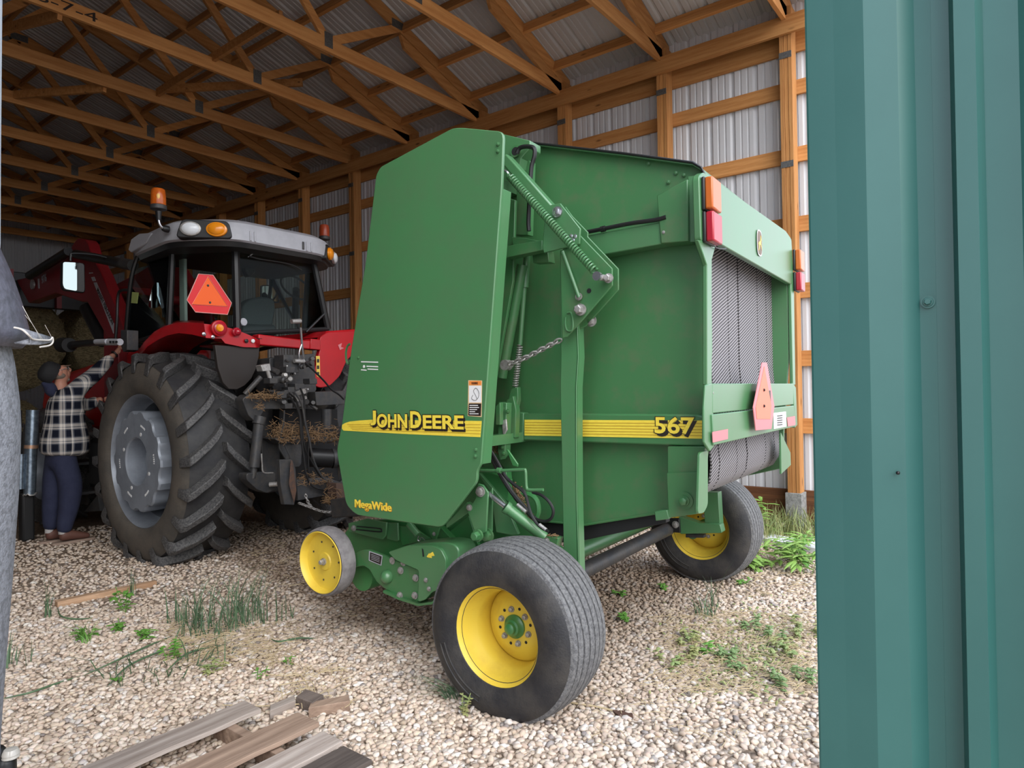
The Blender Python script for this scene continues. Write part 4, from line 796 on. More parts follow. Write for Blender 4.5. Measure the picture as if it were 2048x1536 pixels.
    pil('rear_pillar', [RLt, RLb], .035); pil('rear_pillar', [RRt, RRb], .030); pil('door_pillar', [BLt, BLb], .028); pil('door_pillar', [mir(BLt), mir(BLb)], .028)
    pil('front_pillar', path([ALt, ALm, ALb], 12), .02); pil('front_pillar', path([mir(ALt), mir(ALm), mir(ALb)], 12), .02)
    for a, b_ in [(RLb, BLb), (RLb, RRb), (BLb, ALb), (RLt, RRt), (RLt, BLt), (BLt, ALt), (ALb, mir(ALb)), (RRb, mir(BLb)), (mir(BLb), mir(ALb))]: MB().tube([a, b_], .022, 8).build('window_rail', BLACK, T)
    def pane(pts, name='window_pane'):
        b = MB(); b.add(pts, [tuple(range(len(pts)))]); o = b.build(name, GLASS, T, smooth=False); s_ = o.modifiers.new('solid', 'SOLIDIFY'); s_.thickness = .004; return o
    pane([RLt, RRt, RRb, RLb]); pane([BLt, RLt, RLb, BLb]); pane([mir(BLt), RRt, RRb, mir(BLb)])
    dg = path([ALt, ALm, ALb], 10); pane([BLt]+dg+[BLb], 'door_glass'); pane([mir(p) for p in [BLt]+dg+[BLb]], 'door_glass'); pane([ALt, mir(ALt), mir(ALb), ALb], 'windscreen')
    # wider quarter frame line left of the rear pillar and the slanted rail of the right rear window
    MB().tube(sY(CY-.02, [(612, 664), (648, 628)]), .012, 8).build('window_stay', BLACK, T)
    # interior: seat, column, wheel, lining
    MB().obox(PX(3.08, 362, 560)+EX*.02, EX*.03, EY*.10, ZZ*.75).build('cab_lining', mat('pale_lining', (.33, .38, .36, 1), .7), T, bevel=.01)
    b = MB()
    b.prism(rnd(sY(6.1, [(484, 650), (486, 612), (500, 598), (525, 592), (548, 598), (552, 615), (545, 655)]), .05), EY*.14); b.build('seat_backrest', mat('seat_cloth', (.045, .055, .06, 1), .8), T, bevel=.02)
    Pp(sY(6.0, [(485, 650), (552, 648), (556, 672), (482, 674)]), EY*.6, 'seat_cushion', mat('seat_vinyl', (.03, .035, .04, 1), .6), T, .03)
    Pp(sY(6.08, [(500, 470), (512, 468), (512, 545), (500, 555), (492, 540)]), EY*.10, 'control_console', BLACK, T, .02)
    c = PY(6.9, 592, 575); b = MB(); b.tube([c+(EX*math.cos(k*math.pi/12)+(ZZ*.8+EY*.6)*math.sin(k*math.pi/12))*.19 for k in range(24)], .013, 6, True); b.build('steering_wheel', BLACK, T)
    MB().tube([PY(6.9, 592, 578), PY(7.2, 590, 640)], .04, 8).build('steering_column', BLACK, T)
    MB().tube(path(sY(CY-.03, [(497, 512), (520, 518), (560, 524), (585, 530), (603, 540)]), 16), .008, 6).build('wiper_arm', BLACK, T)
    mw = sub('interior_mirror', PY(7.25, 540, 585)); Pp(rnd(sY(7.25, [(522, 570), (557, 570), (560, 606), (522, 606)]), .03), EY*.03, 'mirror_housing', BLACK, mw, .01); Pp(rnd(sY(7.245, [(524, 572), (555, 572), (557, 603), (524, 603)]), .03), EY*.004, 'mirror_face', MIRR, mw, 0)
    MB().lathe([(.035, 0), (.03, .01)], PY(CY-.02, 487, 644), -EY, 20).build('glass_bolt', ROOFG, T)
    MB().tube(path(sY(CY-.03, [(513, 490), (515, 500), (505, 508), (496, 514)]), 14), .004, 6).build('wiper_wire', ROOFG, T)
    # SMV sign
    sy = 5.28
    sm = Pp(sY(sy, [(397, 548), (426, 550), (463, 606), (455, 629), (391, 624), (374, 600)]), EY*.006, 'slow_vehicle_sign', SMVR, T, .001, label='orange and red triangle sign')
    Pp(sY(sy-.003, [(416, 555), (454, 612), (385, 608)]), EY*.002, 'sign_face', SMVO, sm, 0)
    MB().tube(sY(sy-.003, [(416, 553), (455, 613), (384, 609)]), .003, 4, True).build('sign_line', mat('sign_pale_red', (.9, .35, .25, 1), .5), sm)
    MB().tube(sY(sy-.003, [(397, 548), (426, 550), (463, 606), (455, 629), (391, 624), (374, 600)]), .0035, 4, True).build('sign_edge', mat('sign_pale_edge', (.85, .45, .42, 1), .5), sm)
    MB().tube([PY(sy+.02, 420, 622), PY(sy+.12, 424, 655)], .012, 6).build('sign_post', BLACK, sm)
    for p in [(416, 571), (420, 605)]: MB().bolt(PY(sy-.004, *p), -EY, .007).build('bolt', IRON, sm)
    # roof: loft of a rounded plan
    zt = 2.80
    plan = []
    e = [(PX(2.70, 262, 500), PX(2.70, 275, 475))]
    rl = 2.60; rb = 5.18; rw = XC
    out = rnd([Vector((x, y, 0)) for x, y in [(3.06, 5.20), (3.99, 5.20), (4.33, 5.52), (4.33, 6.55), (2.84, 6.55), (2.74, 5.62)]], .16, 6)
    c0 = Vector((3.62, 5.95, 0))
    def lev(sc, z, tilt=0): return [c0+(p-c0)*sc+ZZ*(z) for p in out]
    b = MB(); b.rings([lev(.97, 2.665), lev(1.0, 2.68), lev(1.0, 2.77), lev(.975, 2.825), lev(.90, 2.86), lev(.6, 2.885), lev(.2, 2.89)]); rfm = b.build('cab_roof', ROOFG, T, angle=30)
    b = MB(); b.rings([lev(.955, 2.625), lev(.975, 2.668), lev(.9, 2.70)]); b.build('roof_underside', BLACK, T, angle=30)
    for xr in (3.22, 3.26, 3.78, 3.83): MB().obox((xr, 5.197, 2.725), EX*.018, EY*.012, ZZ*.085).build('roof_rib', ROOFG, rfm, bevel=.004)
    MB().obox((3.74, 5.194, 2.725), EX*.02, EY*.008, ZZ*.07).build('roof_latch', IRON, rfm, bevel=.003)
    # light clusters at the rear corners
    n = Vector((-.62, -.78, 0)).normalized(); tt = Vector((n.y*-1, n.x, 0)); tt = ZZ.cross(n)
    def cluster(c, n, flip):
        tt = ZZ.cross(n).normalized(); k = sub('light_cluster', c)
        b = MB(); b.prism(rnd([c+tt*a+ZZ*z for a, z in [(-.22, -.07), (.22, -.07), (.19, .075), (-.17, .085)]], .04), -n*.09); b.build('cluster_housing', BLACK, k, bevel=.008)
        for a, m, rr in (((.10, 'work', .073), (-.10, 'turn', .073)) if flip else ((-.10, 'work', .073), (.10, 'turn', .073))):
            p = c+tt*a+n*.003
            b = MB(); x = tt; rs = []
            for r_, h in [(rr*1.12, 0), (rr*1.1, .018), (rr*.95, .022)]: rs.append([p+tt*math.cos(i*math.pi/16)*r_+ZZ*math.sin(i*math.pi/16)*r_*.72+n*h for i in range(32)])
            b.rings(rs); b.build('lamp_ring', ZINC if m == 'work' else AMBER, k)
            rs = [[p+tt*math.cos(i*math.pi/16)*rr*q_+ZZ*math.sin(i*math.pi/16)*rr*q_*.72+n*h for i in range(32)] for q_, h in [(.95, .02), (.8, .034), (.4, .042), (.05, .044)]]
            b = MB(); b.rings(rs); b.build('work_lamp' if m == 'work' else 'turn_lamp', mat('lamp_white', (.75, .78, .82, 1), .15) if m == 'work' else AMBER, k)
    return T, cluster, sub, Pp, sheet, XC, mir, rfm
TR = make_tractor()
def tractor_more():
    T, cluster, sub, Pp, sheet, XC, mir, rfm = TR
    EX, EY = Vector((1, 0, 0)), Vector((0, 1, 0))
    p1 = DP(409, 459, 1); 
    def online(x, y, Y): return PY(Y, x, y)
    cl = PY(5.36, 408, 459); cluster(cl, Vector((-.66, -.75, .08)).normalized(), 0)
    cluster(Vector((4.17, 5.36, 2.715)), Vector((.66, -.74, .08)).normalized(), 1)
    # beacons
    def beacon(pb, pm, lit, base):
        k = sub('warning_beacon', pb)
        MB().lathe([(.052, 0), (.062, .005), (.062, .035), (.056, .04)], pb, ZZ, 28).build('beacon_base', IRON, k)
        MB().lathe([(.055, .038), (.058, .05), (.056, .13), (.050, .165), (.042, .172), (0, .174)], pb, ZZ, 28, caps=False).build('beacon_lens', mat('beacon_amber', (.62, .13, .012, 1), .15, 0, (.40, .07, .01, 1), .7, 20) if lit else mat('beacon_red', (.40, .06, .02, 1), .3), k)
        if lit: MB().ball(pb+ZZ*.10-EY*.045-EX*.02, .016, 8, (1, .8, 1.6)).build('beacon_highlight', mat('beacon_glint', (1, .62, .2, 1), .1), k)  # pale bead painted as the glint on the beacon lens
        if base is not None:
            MB().tube(path(base, 24), .011, 10).build('beacon_stem', CHROME, k); MB().cyl(base[0], base[0]-ZZ*.07, .026, .018, 14).build('beacon_socket', BLACK, k)
            MB().lathe([(.028, 0), (.028, .03), (.02, .05)], base[-1], (base[-2]-base[-1]), 16).build('stem_boot', BLACK, k)
    Yb = 5.62
    beacon(PY(Yb, 317, 420), None, True, sY(Yb, [(317, 423), (317, 437), (320, 450), (328, 457), (337, 459)]))
    beacon(PY(6.4, 649, 480)+ZZ*0, None, False, None)
    # front-left roof visor
    vp = sX(2.78, [(256, 500), (262, 478), (278, 467), (303, 466), (292, 486), (262, 505)]); Pp(vp, EX*.5, 'roof_visor', mat('visor_grey', srgb(170, 171, 178), .45), rfm, .008)
    # mirrors and handles
    def tilt(ps):
        for p in ps: p.y -= .2*(p.x-2.75)
        return ps
    mk = sub('door_mirror', PY(7.35, 151, 554)); Pp(rnd(tilt(sY(7.35, [(127, 521), (170, 526), (171, 582), (168, 586), (130, 580), (126, 570)])), .03), EY*.05, 'mirror_housing', BLACK, mk, .01)
    Pp(rnd(tilt(sY(7.345, [(129, 523), (155, 525), (155, 582), (132, 577), (128.5, 568)])), .02), EY*.006, 'mirror_face', MIRR, mk, 0); Pp(rnd(tilt(sY(7.345, [(157, 525), (168, 528), (169, 580), (157, 582)])), .02), EY*.006, 'mirror_face', BLACK, mk, 0)
    MB().tube(path(sY(7.36, [(141, 522), (142, 512), (148, 507), (200, 512), (250, 530)]), 20), .012, 8).build('mirror_arm', BLACK, mk)
    MB().tube(path(sX(2.90, [(231, 680), (234, 640), (236, 592), (243, 581), (260, 580)]), 24), .014, 8).build('grab_rail', BLACK, T)
    sa = sub('signal_arm', PX(2.62, 180, 686)); MB().tube(path(sX(2.62, [(124, 690), (140, 692), (155, 688), (190, 685), (215, 684)]), 20), [.05]*3+[.042]*5+[.032]*12, 12).build('arm_tube', BLACK, sa)
    b = MB(); b.tube(sX(2.60, [(119, 690), (124, 690), (139, 690)]), [.05, .072, .068], 16); b.build('arm_end', BLACKM, sa)
    MB().tube(sX(2.585, [(192, 683.5), (215, 683)]), .024, 10).build('arm_sleeve', ROOFG, sa); MB().tube(sX(2.60, [(214, 684), (240, 684)]), .03, 10).build('arm_sleeve', ROOFG, sa)
    for x in (221, 227, 233): MB().obox(PX(2.568, x, 684), EX*.008, EY*.03, ZZ*.02).build('sleeve_mark', BLACK, sa)
    Pp(sX(2.74, [(241, 660), (254, 660), (254, 700), (246, 704), (241, 690)]), EX*.10, 'door_bracket', IRON, T, .006)
    lm = sub('glass_reflection', PY(6.3, 310, 592)); Pp(rnd(tilt(sY(6.3, [(294, 612), (302, 572), (312, 564), (326, 567), (327, 580), (312, 617), (297, 616)])), .04), EY*.01, 'mirror_face', MIRR, lm, 0)  # reflective plate added to imitate a reflection in the door glass
    Pp(sX(2.895, [(264, 584), (277, 585), (274, 607), (262, 606)]), EX*.003, 'cab_sticker', mat('sticker_green', (.32, .38, .12, 1), .6), T, 0)
    # --- loader
    L = sub('loader', (XC, 8.5, 2.0)); cl = lambda pts: crop(20, 450, 5.12, pts)
    arm = [(690, 135), (770, 145), (800, 185), (830, 290), (940, 500), (1090, 850), (1170, 1060), (1150, 1160), (1000, 1160), (790, 790), (740, 790), (470, 700), (190, 800), (60, 560), (250, 520), (470, 380), (600, 280), (640, 200)]
    for dx, par_ in ((0, 0), (.95, 1)):
        a = [p+EX*dx for p in sX(3.15, cl(arm))]; ao = Pp(a, EX*.12, 'loader_arm', REDD, L, .012)
        st = [p+EX*(dx-.004) for p in sX(3.15, cl([(815, 520), (870, 515), (1068, 1020), (1062, 1120), (1000, 950)]))]
        if not par_:
            Pp(sX(3.146, cl([(855, 590), (885, 588), (1062, 1010), (1058, 1110)])), EX*.003, 'arm_stripe', ROOFG, ao, 0)
            Pp(sX(3.146, cl([(830, 535), (862, 530), (878, 570), (846, 575)])), EX*.003, 'arm_stripe', ROOFG, ao, 0); Pp(sX(3.146, cl([(808, 488), (845, 486), (847, 494), (810, 498)])), EX*.003, 'arm_stripe', ROOFG, ao, 0)
            p, q = PX(3.142, *cl([(893, 660)])[0]), PX(3.142, *cl([(1050, 1015)])[0]); d = q-p; ya = Vector((0, 1, 0)); ya = (ya - d.normalized()*ya.dot(d.normalized())).normalized()
            za = d.normalized().cross(ya)
            if za.x > 0: ya = -ya
            text('lettering', 'MASSEY FERGUSON', DECB, ao, p-ya*.02, d, ya, d.length, .055, .02)
            p = PX(3.142, *cl([(325, 605)])[0]); text('lettering', '976', ROOFG, ao, p, (0, -1, .12), (0, .1, 1), .16, .10, .02)
            Pp(sX(3.146, cl([(283, 550), (297, 550), (302, 650), (288, 650)])), EX*.003, 'arm_stripe', ROOFG, ao, 0)
            MB().lathe([(.06, 0), (.06, .02)], PX(3.14, *cl([(240, 610)])[0]), -EX, 20).build('pivot_pin', ZINC, ao)
        MB().cyl(PX(3.2, *cl([(780, 850)])[0])+EX*dx, PX(3.2, *cl([(960, 1200)])[0])+EX*dx, .07, n=14).build('lift_cylinder', BLACK, L)
    MB().cyl(PX(3.0, *cl([(680, 300)])[0]), PX(3.0, *cl([(1160, 395)])[0]), .05, n=14).build('tilt_cylinder', BLACK, L); MB().cyl(PX(3.0, *cl([(1160, 395)])[0]), PX(3.0, *cl([(1260, 415)])[0]), .055, n=14).build('cylinder_cap', IRON, L)
    q = PX(3.2, *cl([(900, 700)])[0]); MB().cyl(q, q+EX*.95, .06, n=14).build('cross_tube', REDD, L)
    q = PX(3.2, *cl([(1080, 1080)])[0]); MB().box((3.16, q.y-.15, .9), (3.34, q.y+.2, q.z+.05)).build('loader_tower', REDD, L, bevel=.01); MB().box((4.0, q.y-.15, .9), (4.18, q.y+.2, q.z+.05)).build('loader_tower', REDD, L, bevel=.01)
    Pp(sX(3.3, cl([(990, 640), (1210, 630), (1200, 700), (1010, 720)])), EX*.5, 'loader_brace', REDD, L)
    e1 = PX(3.2, *cl([(100, 560)])[0]); MB().box((3.1, e1.y, e1.z-.35), (4.3, e1.y+.12, e1.z+.10)).build('tool_carrier', BLACK, L, bevel=.01)
    for x_ in (3.05, 3.6): MB().box((x_, e1.y-.08, e1.z-.35), (x_+.06, e1.y, e1.z+.12)).build('carrier_rib', REDD, L)
    MB().cyl(PX(3.05, *cl([(200, 520)])[0]), PX(3.05, *cl([(600, 270)])[0]), .05, n=12).build('crowd_cylinder', BLACK, L)
    # --- rear hitch
    H = sub('rear_hitch', (XC, 5.0, .9)); ch = lambda pts: crop(440, 660, 4.043, pts)
    def hp(Y, pts, t, name, m=IRON, bev=.004, rd=0):
        q = sY(Y, ch(pts)); q = rnd(q, rd) if rd else q
        return MB().prism(q, EY*t).build(name, m, H, bevel=bev)
    hp(5.15, [(400, 230), (760, 190), (780, 480), (700, 640), (520, 640), (400, 420)], .25, 'rear_housing')
    hp(4.98, [(515, 200), (640, 200), (640, 345), (515, 345)], .14, 'valve_block')
    random.seed(5)
    for k in range(46):
        x, y = random.uniform(400, 750), random.uniform(230, 620); p = PY(5.02-random.random()*.08, *ch([(x, y)])[0]); s_ = random.uniform(.02, .06)
        if k % 3 == 0: MB().cyl(p, p-EY*s_*1.4+EX*random.uniform(-.04, .04)+ZZ*random.uniform(-.04, .03), s_*.42, n=10).build('valve_fitting', IRON if k % 4 else ZINC, H)
        elif k % 3 == 1: MB().obox(p, EX*s_*1.6, EY*s_*2, ZZ*s_).build('valve_section', IRON, H, bevel=.004)
        else: MB().lathe([(s_*.5, 0), (s_*.5, .02), (s_*.3, .03), (s_*.3, .05)], p, (random.uniform(-.5, .3), -1, random.uniform(-.3, .3)), 12).build('coupler', IRON if k % 2 else ZINC, H)
    hp(4.95, [(330, 285), (405, 270), (415, 330), (345, 335)], .08, 'junction_box', ZINC); MB().cyl(PY(4.96, *ch([(330, 380)])[0]), PY(5.0, *ch([(200, 520)])[0]), .022).build('hydraulic_pipe', IRON, H); MB().cyl(PY(4.95, *ch([(385, 330)])[0]), PY(4.95, *ch([(405, 400)])[0]), .016).build('hydraulic_pipe', ZINC, H)
    hp(4.97, [(180, 560), (230, 520), (350, 540), (520, 555), (560, 590), (540, 640), (360, 640), (330, 700), (280, 740), (230, 690)], .12, 'lift_arm', rd=.02)
    hp(4.97, [(770, 500), (1010, 490), (1010, 600), (780, 612)], .12, 'lift_arm', rd=.01)
    for a, b_, r_ in [((325, 700), (310, 760), .05), ((315, 760), (275, 1110), .042), ((275, 1110), (265, 1200), .025)]: MB().cyl(PY(4.97, *ch([a])[0]), PY(4.97, *ch([b_])[0]), r_, n=18).build('lift_cylinder', IRON, H)
    MB().cyl(PY(4.99, *ch([(860, 640)])[0]), PY(4.99, *ch([(860, 800)])[0]), .045, n=18).build('lift_cylinder', IRON, H)
    hp(4.95, [(215, 1160), (330, 1150), (450, 1150), (450, 1290), (380, 1320), (300, 1290), (215, 1210)], .12, 'lower_link', rd=.02); MB().cyl(PY(4.93, *ch([(400, 1250)])[0]), PY(4.93, *ch([(440, 1240)])[0])-EY*.05, .02).build('link_pin', ZINC, H)
    hp(4.88, [(480, 905), (665, 905), (660, 1080), (640, 1108), (590, 1110), (540, 1060), (480, 960)], .02, 'shaft_guard'); hp(4.86, [(440, 880), (640, 850), (950, 870), (900, 905), (500, 920)], .22, 'guard_shelf')
    MB().cyl(PY(4.9, *ch([(720, 1030)])[0]), PY(4.82, *ch([(905, 1040)])[0]), .08, n=24).build('drive_shaft', BLACK, H); MB().lathe([(.085, 0), (.085, .03), (.05, .03), (.045, .05), (0, .05)], PY(4.82, *ch([(905, 1040)])[0]), (1, -.4, 0), 24, caps=False).build('shaft_end', IRON, H)
    hp(4.72, [(482, 1050), (580, 1045), (612, 1120), (622, 1300), (600, 1415), (520, 1412), (490, 1250)], .05, 'sway_plate'); hp(4.70, [(575, 1050), (590, 1060), (620, 1300), (600, 1400), (560, 1250)], .01, 'sway_plate', mat('rusty_iron', (.12, .06, .035, 1), .7, 0, (.05, .04, .04, 1), .8, 30))
    hp(4.75, [(620, 1210), (860, 1190), (1000, 1240), (1000, 1380), (900, 1330), (630, 1380)], .2, 'drawbar'); hp(4.6, [(940, 1240), (990, 1240), (1040, 1400), (1000, 1425), (945, 1390)], .12, 'hitch_jaw', mat('rusty_brown', (.10, .06, .045, 1), .8))
    hp(5.05, [(340, 880), (480, 860), (490, 1300), (380, 1320), (340, 1100)], .3, 'axle_bracket'); hp(5.2, [(480, 640), (950, 640), (960, 1250), (470, 1250)], .3, 'rear_casting', BLACKM)
    MB().tube(path(sY(4.9, ch([(335, 1000), (340, 1080), (352, 1150), (430, 1155)])), 16), .006, 6).build('link_rod', ZINC, H); MB().tube(sY(4.85, ch([(520, 650), (515, 760), (490, 860), (560, 1010), (580, 1080)])), .006, 6).build('link_rod', IRON, H)
    for k, pts in enumerate([[(560, 510), (610, 560), (640, 650), (660, 760), (675, 900), (700, 990), (760, 1100), (830, 1210), (890, 1290)], [(600, 500), (660, 600), (690, 760), (720, 880), (745, 1010), (790, 1130), (860, 1230), (930, 1290)], [(570, 540), (640, 680), (655, 850), (680, 1050), (700, 1180), (760, 1270), (900, 1300)], [(650, 470), (680, 560), (685, 700), (715, 850), (712, 1000), (720, 1200), (735, 1340), (800, 1420)], [(690, 265), (760, 330), (840, 410), (900, 480), (960, 520), (1000, 560)]]):
        MB().tube(path(sY(4.78-.03*(k % 3), ch(pts)), 50), .0085, 8).build('hydraulic_hose', BLACK if k != 1 else IRON, H)
    MB().chain(sY(4.70, ch([(640, 1400), (720, 1430), (830, 1468), (930, 1470), (1030, 1458)])), 22, .005, .026).build('safety_chain', ZINC, H); MB().chain(sY(4.72, ch([(690, 1330), (715, 1400), (740, 1430)])), 6, .005, .026).build('safety_chain', ZINC, H)
    MB().tube(path(sY(4.95, ch([(652, -20), (662, 110), (672, 200), (685, 250)])), 12), .010, 8).build('lever_rod', CHROME, H); MB().tube(path(sY(4.95, ch([(660, 115), (640, 180), (640, 230), (655, 240)])), 12), .008, 8).build('lever_hook', CHROME, H); MB().cyl(PY(4.95, *ch([(600, 250)])[0]), PY(4.95, *ch([(680, 255)])[0]), .018).build('lever_pivot', ZINC, H)
    MB().cyl(PY(5.0, 583, 643), PY(5.0, 601, 642), .02).build('lever_grip', ZINC, H)
    b = MB(); random.seed(11)
    def clump(x0, x1, y0, y1, n, Y):
        for k in range(n):
            x, y = random.uniform(x0, x1), y1 - abs(random.gauss(0, .45))*(y1-y0); p = PY(Y+random.uniform(-.1, .1), *ch([(x, y)])[0]); d = Vector((random.uniform(-1, 1), random.uniform(-1, 1), random.uniform(-.5, .5))).normalized()*random.uniform(.02, .05); b.beam(p-d, p+d, .004, .003)
    clump(240, 490, 500, 555, 160, 4.96); clump(470, 940, 760, 905, 620, 4.9); clump(400, 600, 720, 900, 160, 5.0); clump(630, 900, 1160, 1250, 180, 4.8); clump(850, 990, 1280, 1400, 90, 4.62); clump(280, 340, 540, 640, 30, 4.93)
    b.build('hay_tufts', HAYD, H, kind='stuff')
    MB().box((XC-.5, 5.5, .55), (XC+.5, 6.8, 1.3)).build('rear_transaxle', BLACKM, T, bevel=.02)
tractor_more()
# ================================================================ THE PERSON
def make_person():
    YP = 7.38
    def P(x, y, dy=0.0): return PY(YP+dy, x, y)
    base = P(128, 1084); base.z = 0
    R = thing('person', base, 'person in black cap and plaid shirt reaching up to the tractor door', 'person')
    SKIN = mat('skin', (0.52, 0.25, 0.17, 1), .55, 0, (.45, .17, .12, 1), .5, 20)
    def skin(name, m, par, chains, sub=2):                # chains: lists of (point, radius or (rx, ry)); equal points are shared
        me = bpy.data.meshes.new(name); bm = bmesh.new(); lay = bm.verts.layers.skin.verify(); vd = {}; org = ORG[par.name]; first = None
        def gv(p, r):
            k = tuple(round(c, 4) for c in p)
            if k not in vd:
                v = bm.verts.new(Vector(p)-org); v[lay].radius = r if isinstance(r, tuple) else (r, r); vd[k] = v
            return vd[k]
        for ch in chains:
            vs = [gv(p, r) for p, r in ch]
            if first is None: first = vs[0]; first[lay].use_root = True
            for a, b in zip(vs, vs[1:]):
                if bm.edges.get((a, b)) is None: bm.edges.new((a, b))
        bm.to_mesh(me); bm.free(); o = bpy.data.objects.new(name, me); COL.objects.link(o); me.materials.append(m); place(o, org, par)
        s = o.modifiers.new('skin', 'SKIN'); s.use_smooth_shade = True; s.branch_smoothing = .6
        u = o.modifiers.new('sub', 'SUBSURF'); u.levels = sub; u.render_levels = sub
        return o
    pel = P(125, 905); wai = P(126, 868); che = P(126, 815); nec = P(121, 776); nk2 = P(120, 764); hd = P(119, 750)
    shR, shL = P(137, 790, -.17), P(128, 788, .17)
    eR, wR, hR = P(188, 750, -.12), P(229, 708, -.06), P(240, 695, -.05)
    eL, wL, hL = P(172, 812, .16), P(206, 797, .06), P(222, 796, .02)
    hipR, knR, anR, toR = P(133, 918, -.09), P(141, 990, -.09), P(127, 1060, -.09), P(160, 1078, -.09)
    hipL, knL, anL, toL = P(112, 916, .09), P(107, 985, .09), P(100, 1052, .09), P(122, 1068, .09)
    body = skin('body', SKIN, R, [[(pel, .12), (wai, .11), (che, .10), (nec, .065), (nk2, .058), (P(119, 757), .07), (P(121, 748), (.088, .078)), (P(119, 739), (.088, .08)), (P(115, 732), .06)],
        [(che, .10), (shR, .045), (eR, .045), (wR, .03)], [(che, .10), (shL, .045), (eL, .045), (wL, .03)],
        [(pel, .12), (hipR, .09), (knR, .06), (anR, .04)], [(pel, .12), (hipL, .09), (knL, .06), (anL, .04)],
        [(P(119, 757), .07), (P(134, 756), .03)]])
    # face: jaw and chin, nose, ear, lips, brow, turned up towards the door handle
    F = lambda x, y, dy=0: P(x, y, dy)
    skin('nose', SKIN, R, [[(F(133, 737), .020), (F(141, 739), .014), (F(138, 745), .013)]], 2)
    skin('chin', SKIN, R, [[(F(126, 757), .045), (F(135, 758), .032)], [(F(126, 757), .045), (F(130, 748), .05), (F(131, 738), .045)]], 2)
    b = MB(); b.ball(F(120, 745, -.075), .03, 8, (.75, .35, 1.15)); b.build('ear', SKIN, R)
    b = MB(); b.ball(F(137.5, 751), .02, 8, (.6, 1.4, .35)); b.build('lips', mat('lips', (.36, .12, .10, 1), .5), R)
    b = MB()
    for dy in (-.035, .035): b.ball(F(134.5, 737, dy), .012, 8)
    b.build('eyes', mat('eye', (.05, .04, .035, 1), .2), R)
    GREY = mat('grey_hair', (.20, .16, .13, 1), .8)
    b = MB(); b.ball(F(117, 751, 0), .085, 10, (.75, .95, .55)); b.ball(F(133, 759, 0), .04, 8, (.7, 1.1, .6)); b.build('hair_and_beard', GREY, R)
    b = MB(); c = F(104, 747)
    rs = []
    ax = Vector((-.88, 0, .47)).normalized(); x = Vector((.47, 0, .88)); y = Vector((0, 1, 0))
    for r_, h in [(.098, -.02), (.100, 0), (.097, .045), (.084, .08), (.055, .10), (.01, .108)]: rs.append([c+ax*h+(x*math.cos(k*math.pi/12)*1.08+y*math.sin(k*math.pi/12)*.92)*r_ for k in range(24)])
    b.rings(rs); CAPM = mat('black_cap_cloth', (.012, .012, .014, 1), .8); cap = b.build('cap', CAPM, R)
    b = MB(); b.prism(rnd([c+x*.09+y*.075-ax*.03, c+x*.135+y*.055-ax*.09, c+x*.145-ax*.10, c+x*.135-y*.055-ax*.09, c+x*.09-y*.075-ax*.03], .03), x*.008); b.build('cap_brim', mat('tan_brim', (.22, .14, .10, 1), .8), cap)
    b = MB()
    for dy in (-.045, .045): b.tube([F(135.5, 737, dy)+Vector((0, math.cos(k*math.pi/6)*.028, math.sin(k*math.pi/6)*.02)) for k in range(12)], .003, 5, True)
    b.tube([F(135, 736, -.075), F(120, 741, -.083)], .003, 5); b.build('glasses', ZINC, R)
    # hands
    def hand(w, h, up, side, curl):
        d = (h-w).normalized(); s_ = side.normalized(); n = d.cross(s_).normalized()
        pal = w + d*.045
        ch = [[(w, .026), (pal, (.036, .02)), (w+d*.085, (.040, .019))]]
        k0 = w+d*.085
        for i, (o_, L_) in enumerate(((-.030, .060), (-.010, .070), (.010, .066), (.030, .052))):
            p0 = k0+s_*o_*.9; p1 = p0+d*L_*.5+n*curl*.2*L_; p2 = p0+d*L_*.72+n*curl*L_*.62; p3 = p0+d*L_*.62+n*curl*L_*1.0
            ch.append([(k0, (.040, .019)), (p0, .0115), (p1, .0105), (p2, .0095), (p3, .008)])
        t0 = w+d*.03-s_*.028; ch.append([(pal, (.036, .02)), (t0, .014), (t0+d*.03-s_*.022+n*curl*.012, .012), (t0+d*.055-s_*.022+n*curl*.03, .010)])
        return skin('hand', SKIN, R, ch, 1)
    hand(wR, hR, ZZ, Vector((0, .6, .8)), 1.0); hand(wL, hL, ZZ, Vector((0, .3, 1)), 1.0)
    MB().tube([wR+(Vector((0, 1, 0))*math.cos(k*math.pi/6)+Vector((-.6, 0, .8))*math.sin(k*math.pi/6))*.034 for k in range(12)], .008, 6, True).build('wristwatch', BLACK, R)
    # clothes
    PL = bpy.data.materials.new('plaid_flannel'); PL.use_nodes = True; n = PL.node_tree.nodes; L = PL.node_tree.links; bs = n['Principled BSDF']; bs.inputs['Roughness'].default_value = .9; bs.inputs['Specular IOR Level'].default_value = .1
    tc = n.new('ShaderNodeTexCoord'); sp = n.new('ShaderNodeSeparateXYZ'); L.new(tc.outputs['Object'], sp.inputs[0])
    def bands(sock, f, ofs):
        m = n.new('ShaderNodeMath'); m.operation = 'MULTIPLY_ADD'; m.inputs[1].default_value = f; m.inputs[2].default_value = ofs; L.new(sock, m.inputs[0])
        fr = n.new('ShaderNodeMath'); fr.operation = 'FRACT'; L.new(m.outputs[0], fr.inputs[0])
        r = n.new('ShaderNodeValToRGB'); r.color_ramp.interpolation = 'CONSTANT'; e = r.color_ramp.elements; e[0].position = 0; e[0].color = (.01, .012, .022, 1); e[1].position = .42; e[1].color = (.16, .17, .20, 1)
        for p, c in ((.50, (.72, .67, .62, 1)), (.60, (.16, .17, .2, 1)), (.66, (.72, .67, .62, 1)), (.86, (.16, .17, .20, 1)), (.94, (.02, .022, .034, 1))):
            q = e.new(p); q.color = c
        L.new(fr.outputs[0], r.inputs[0]); return r.outputs[0]
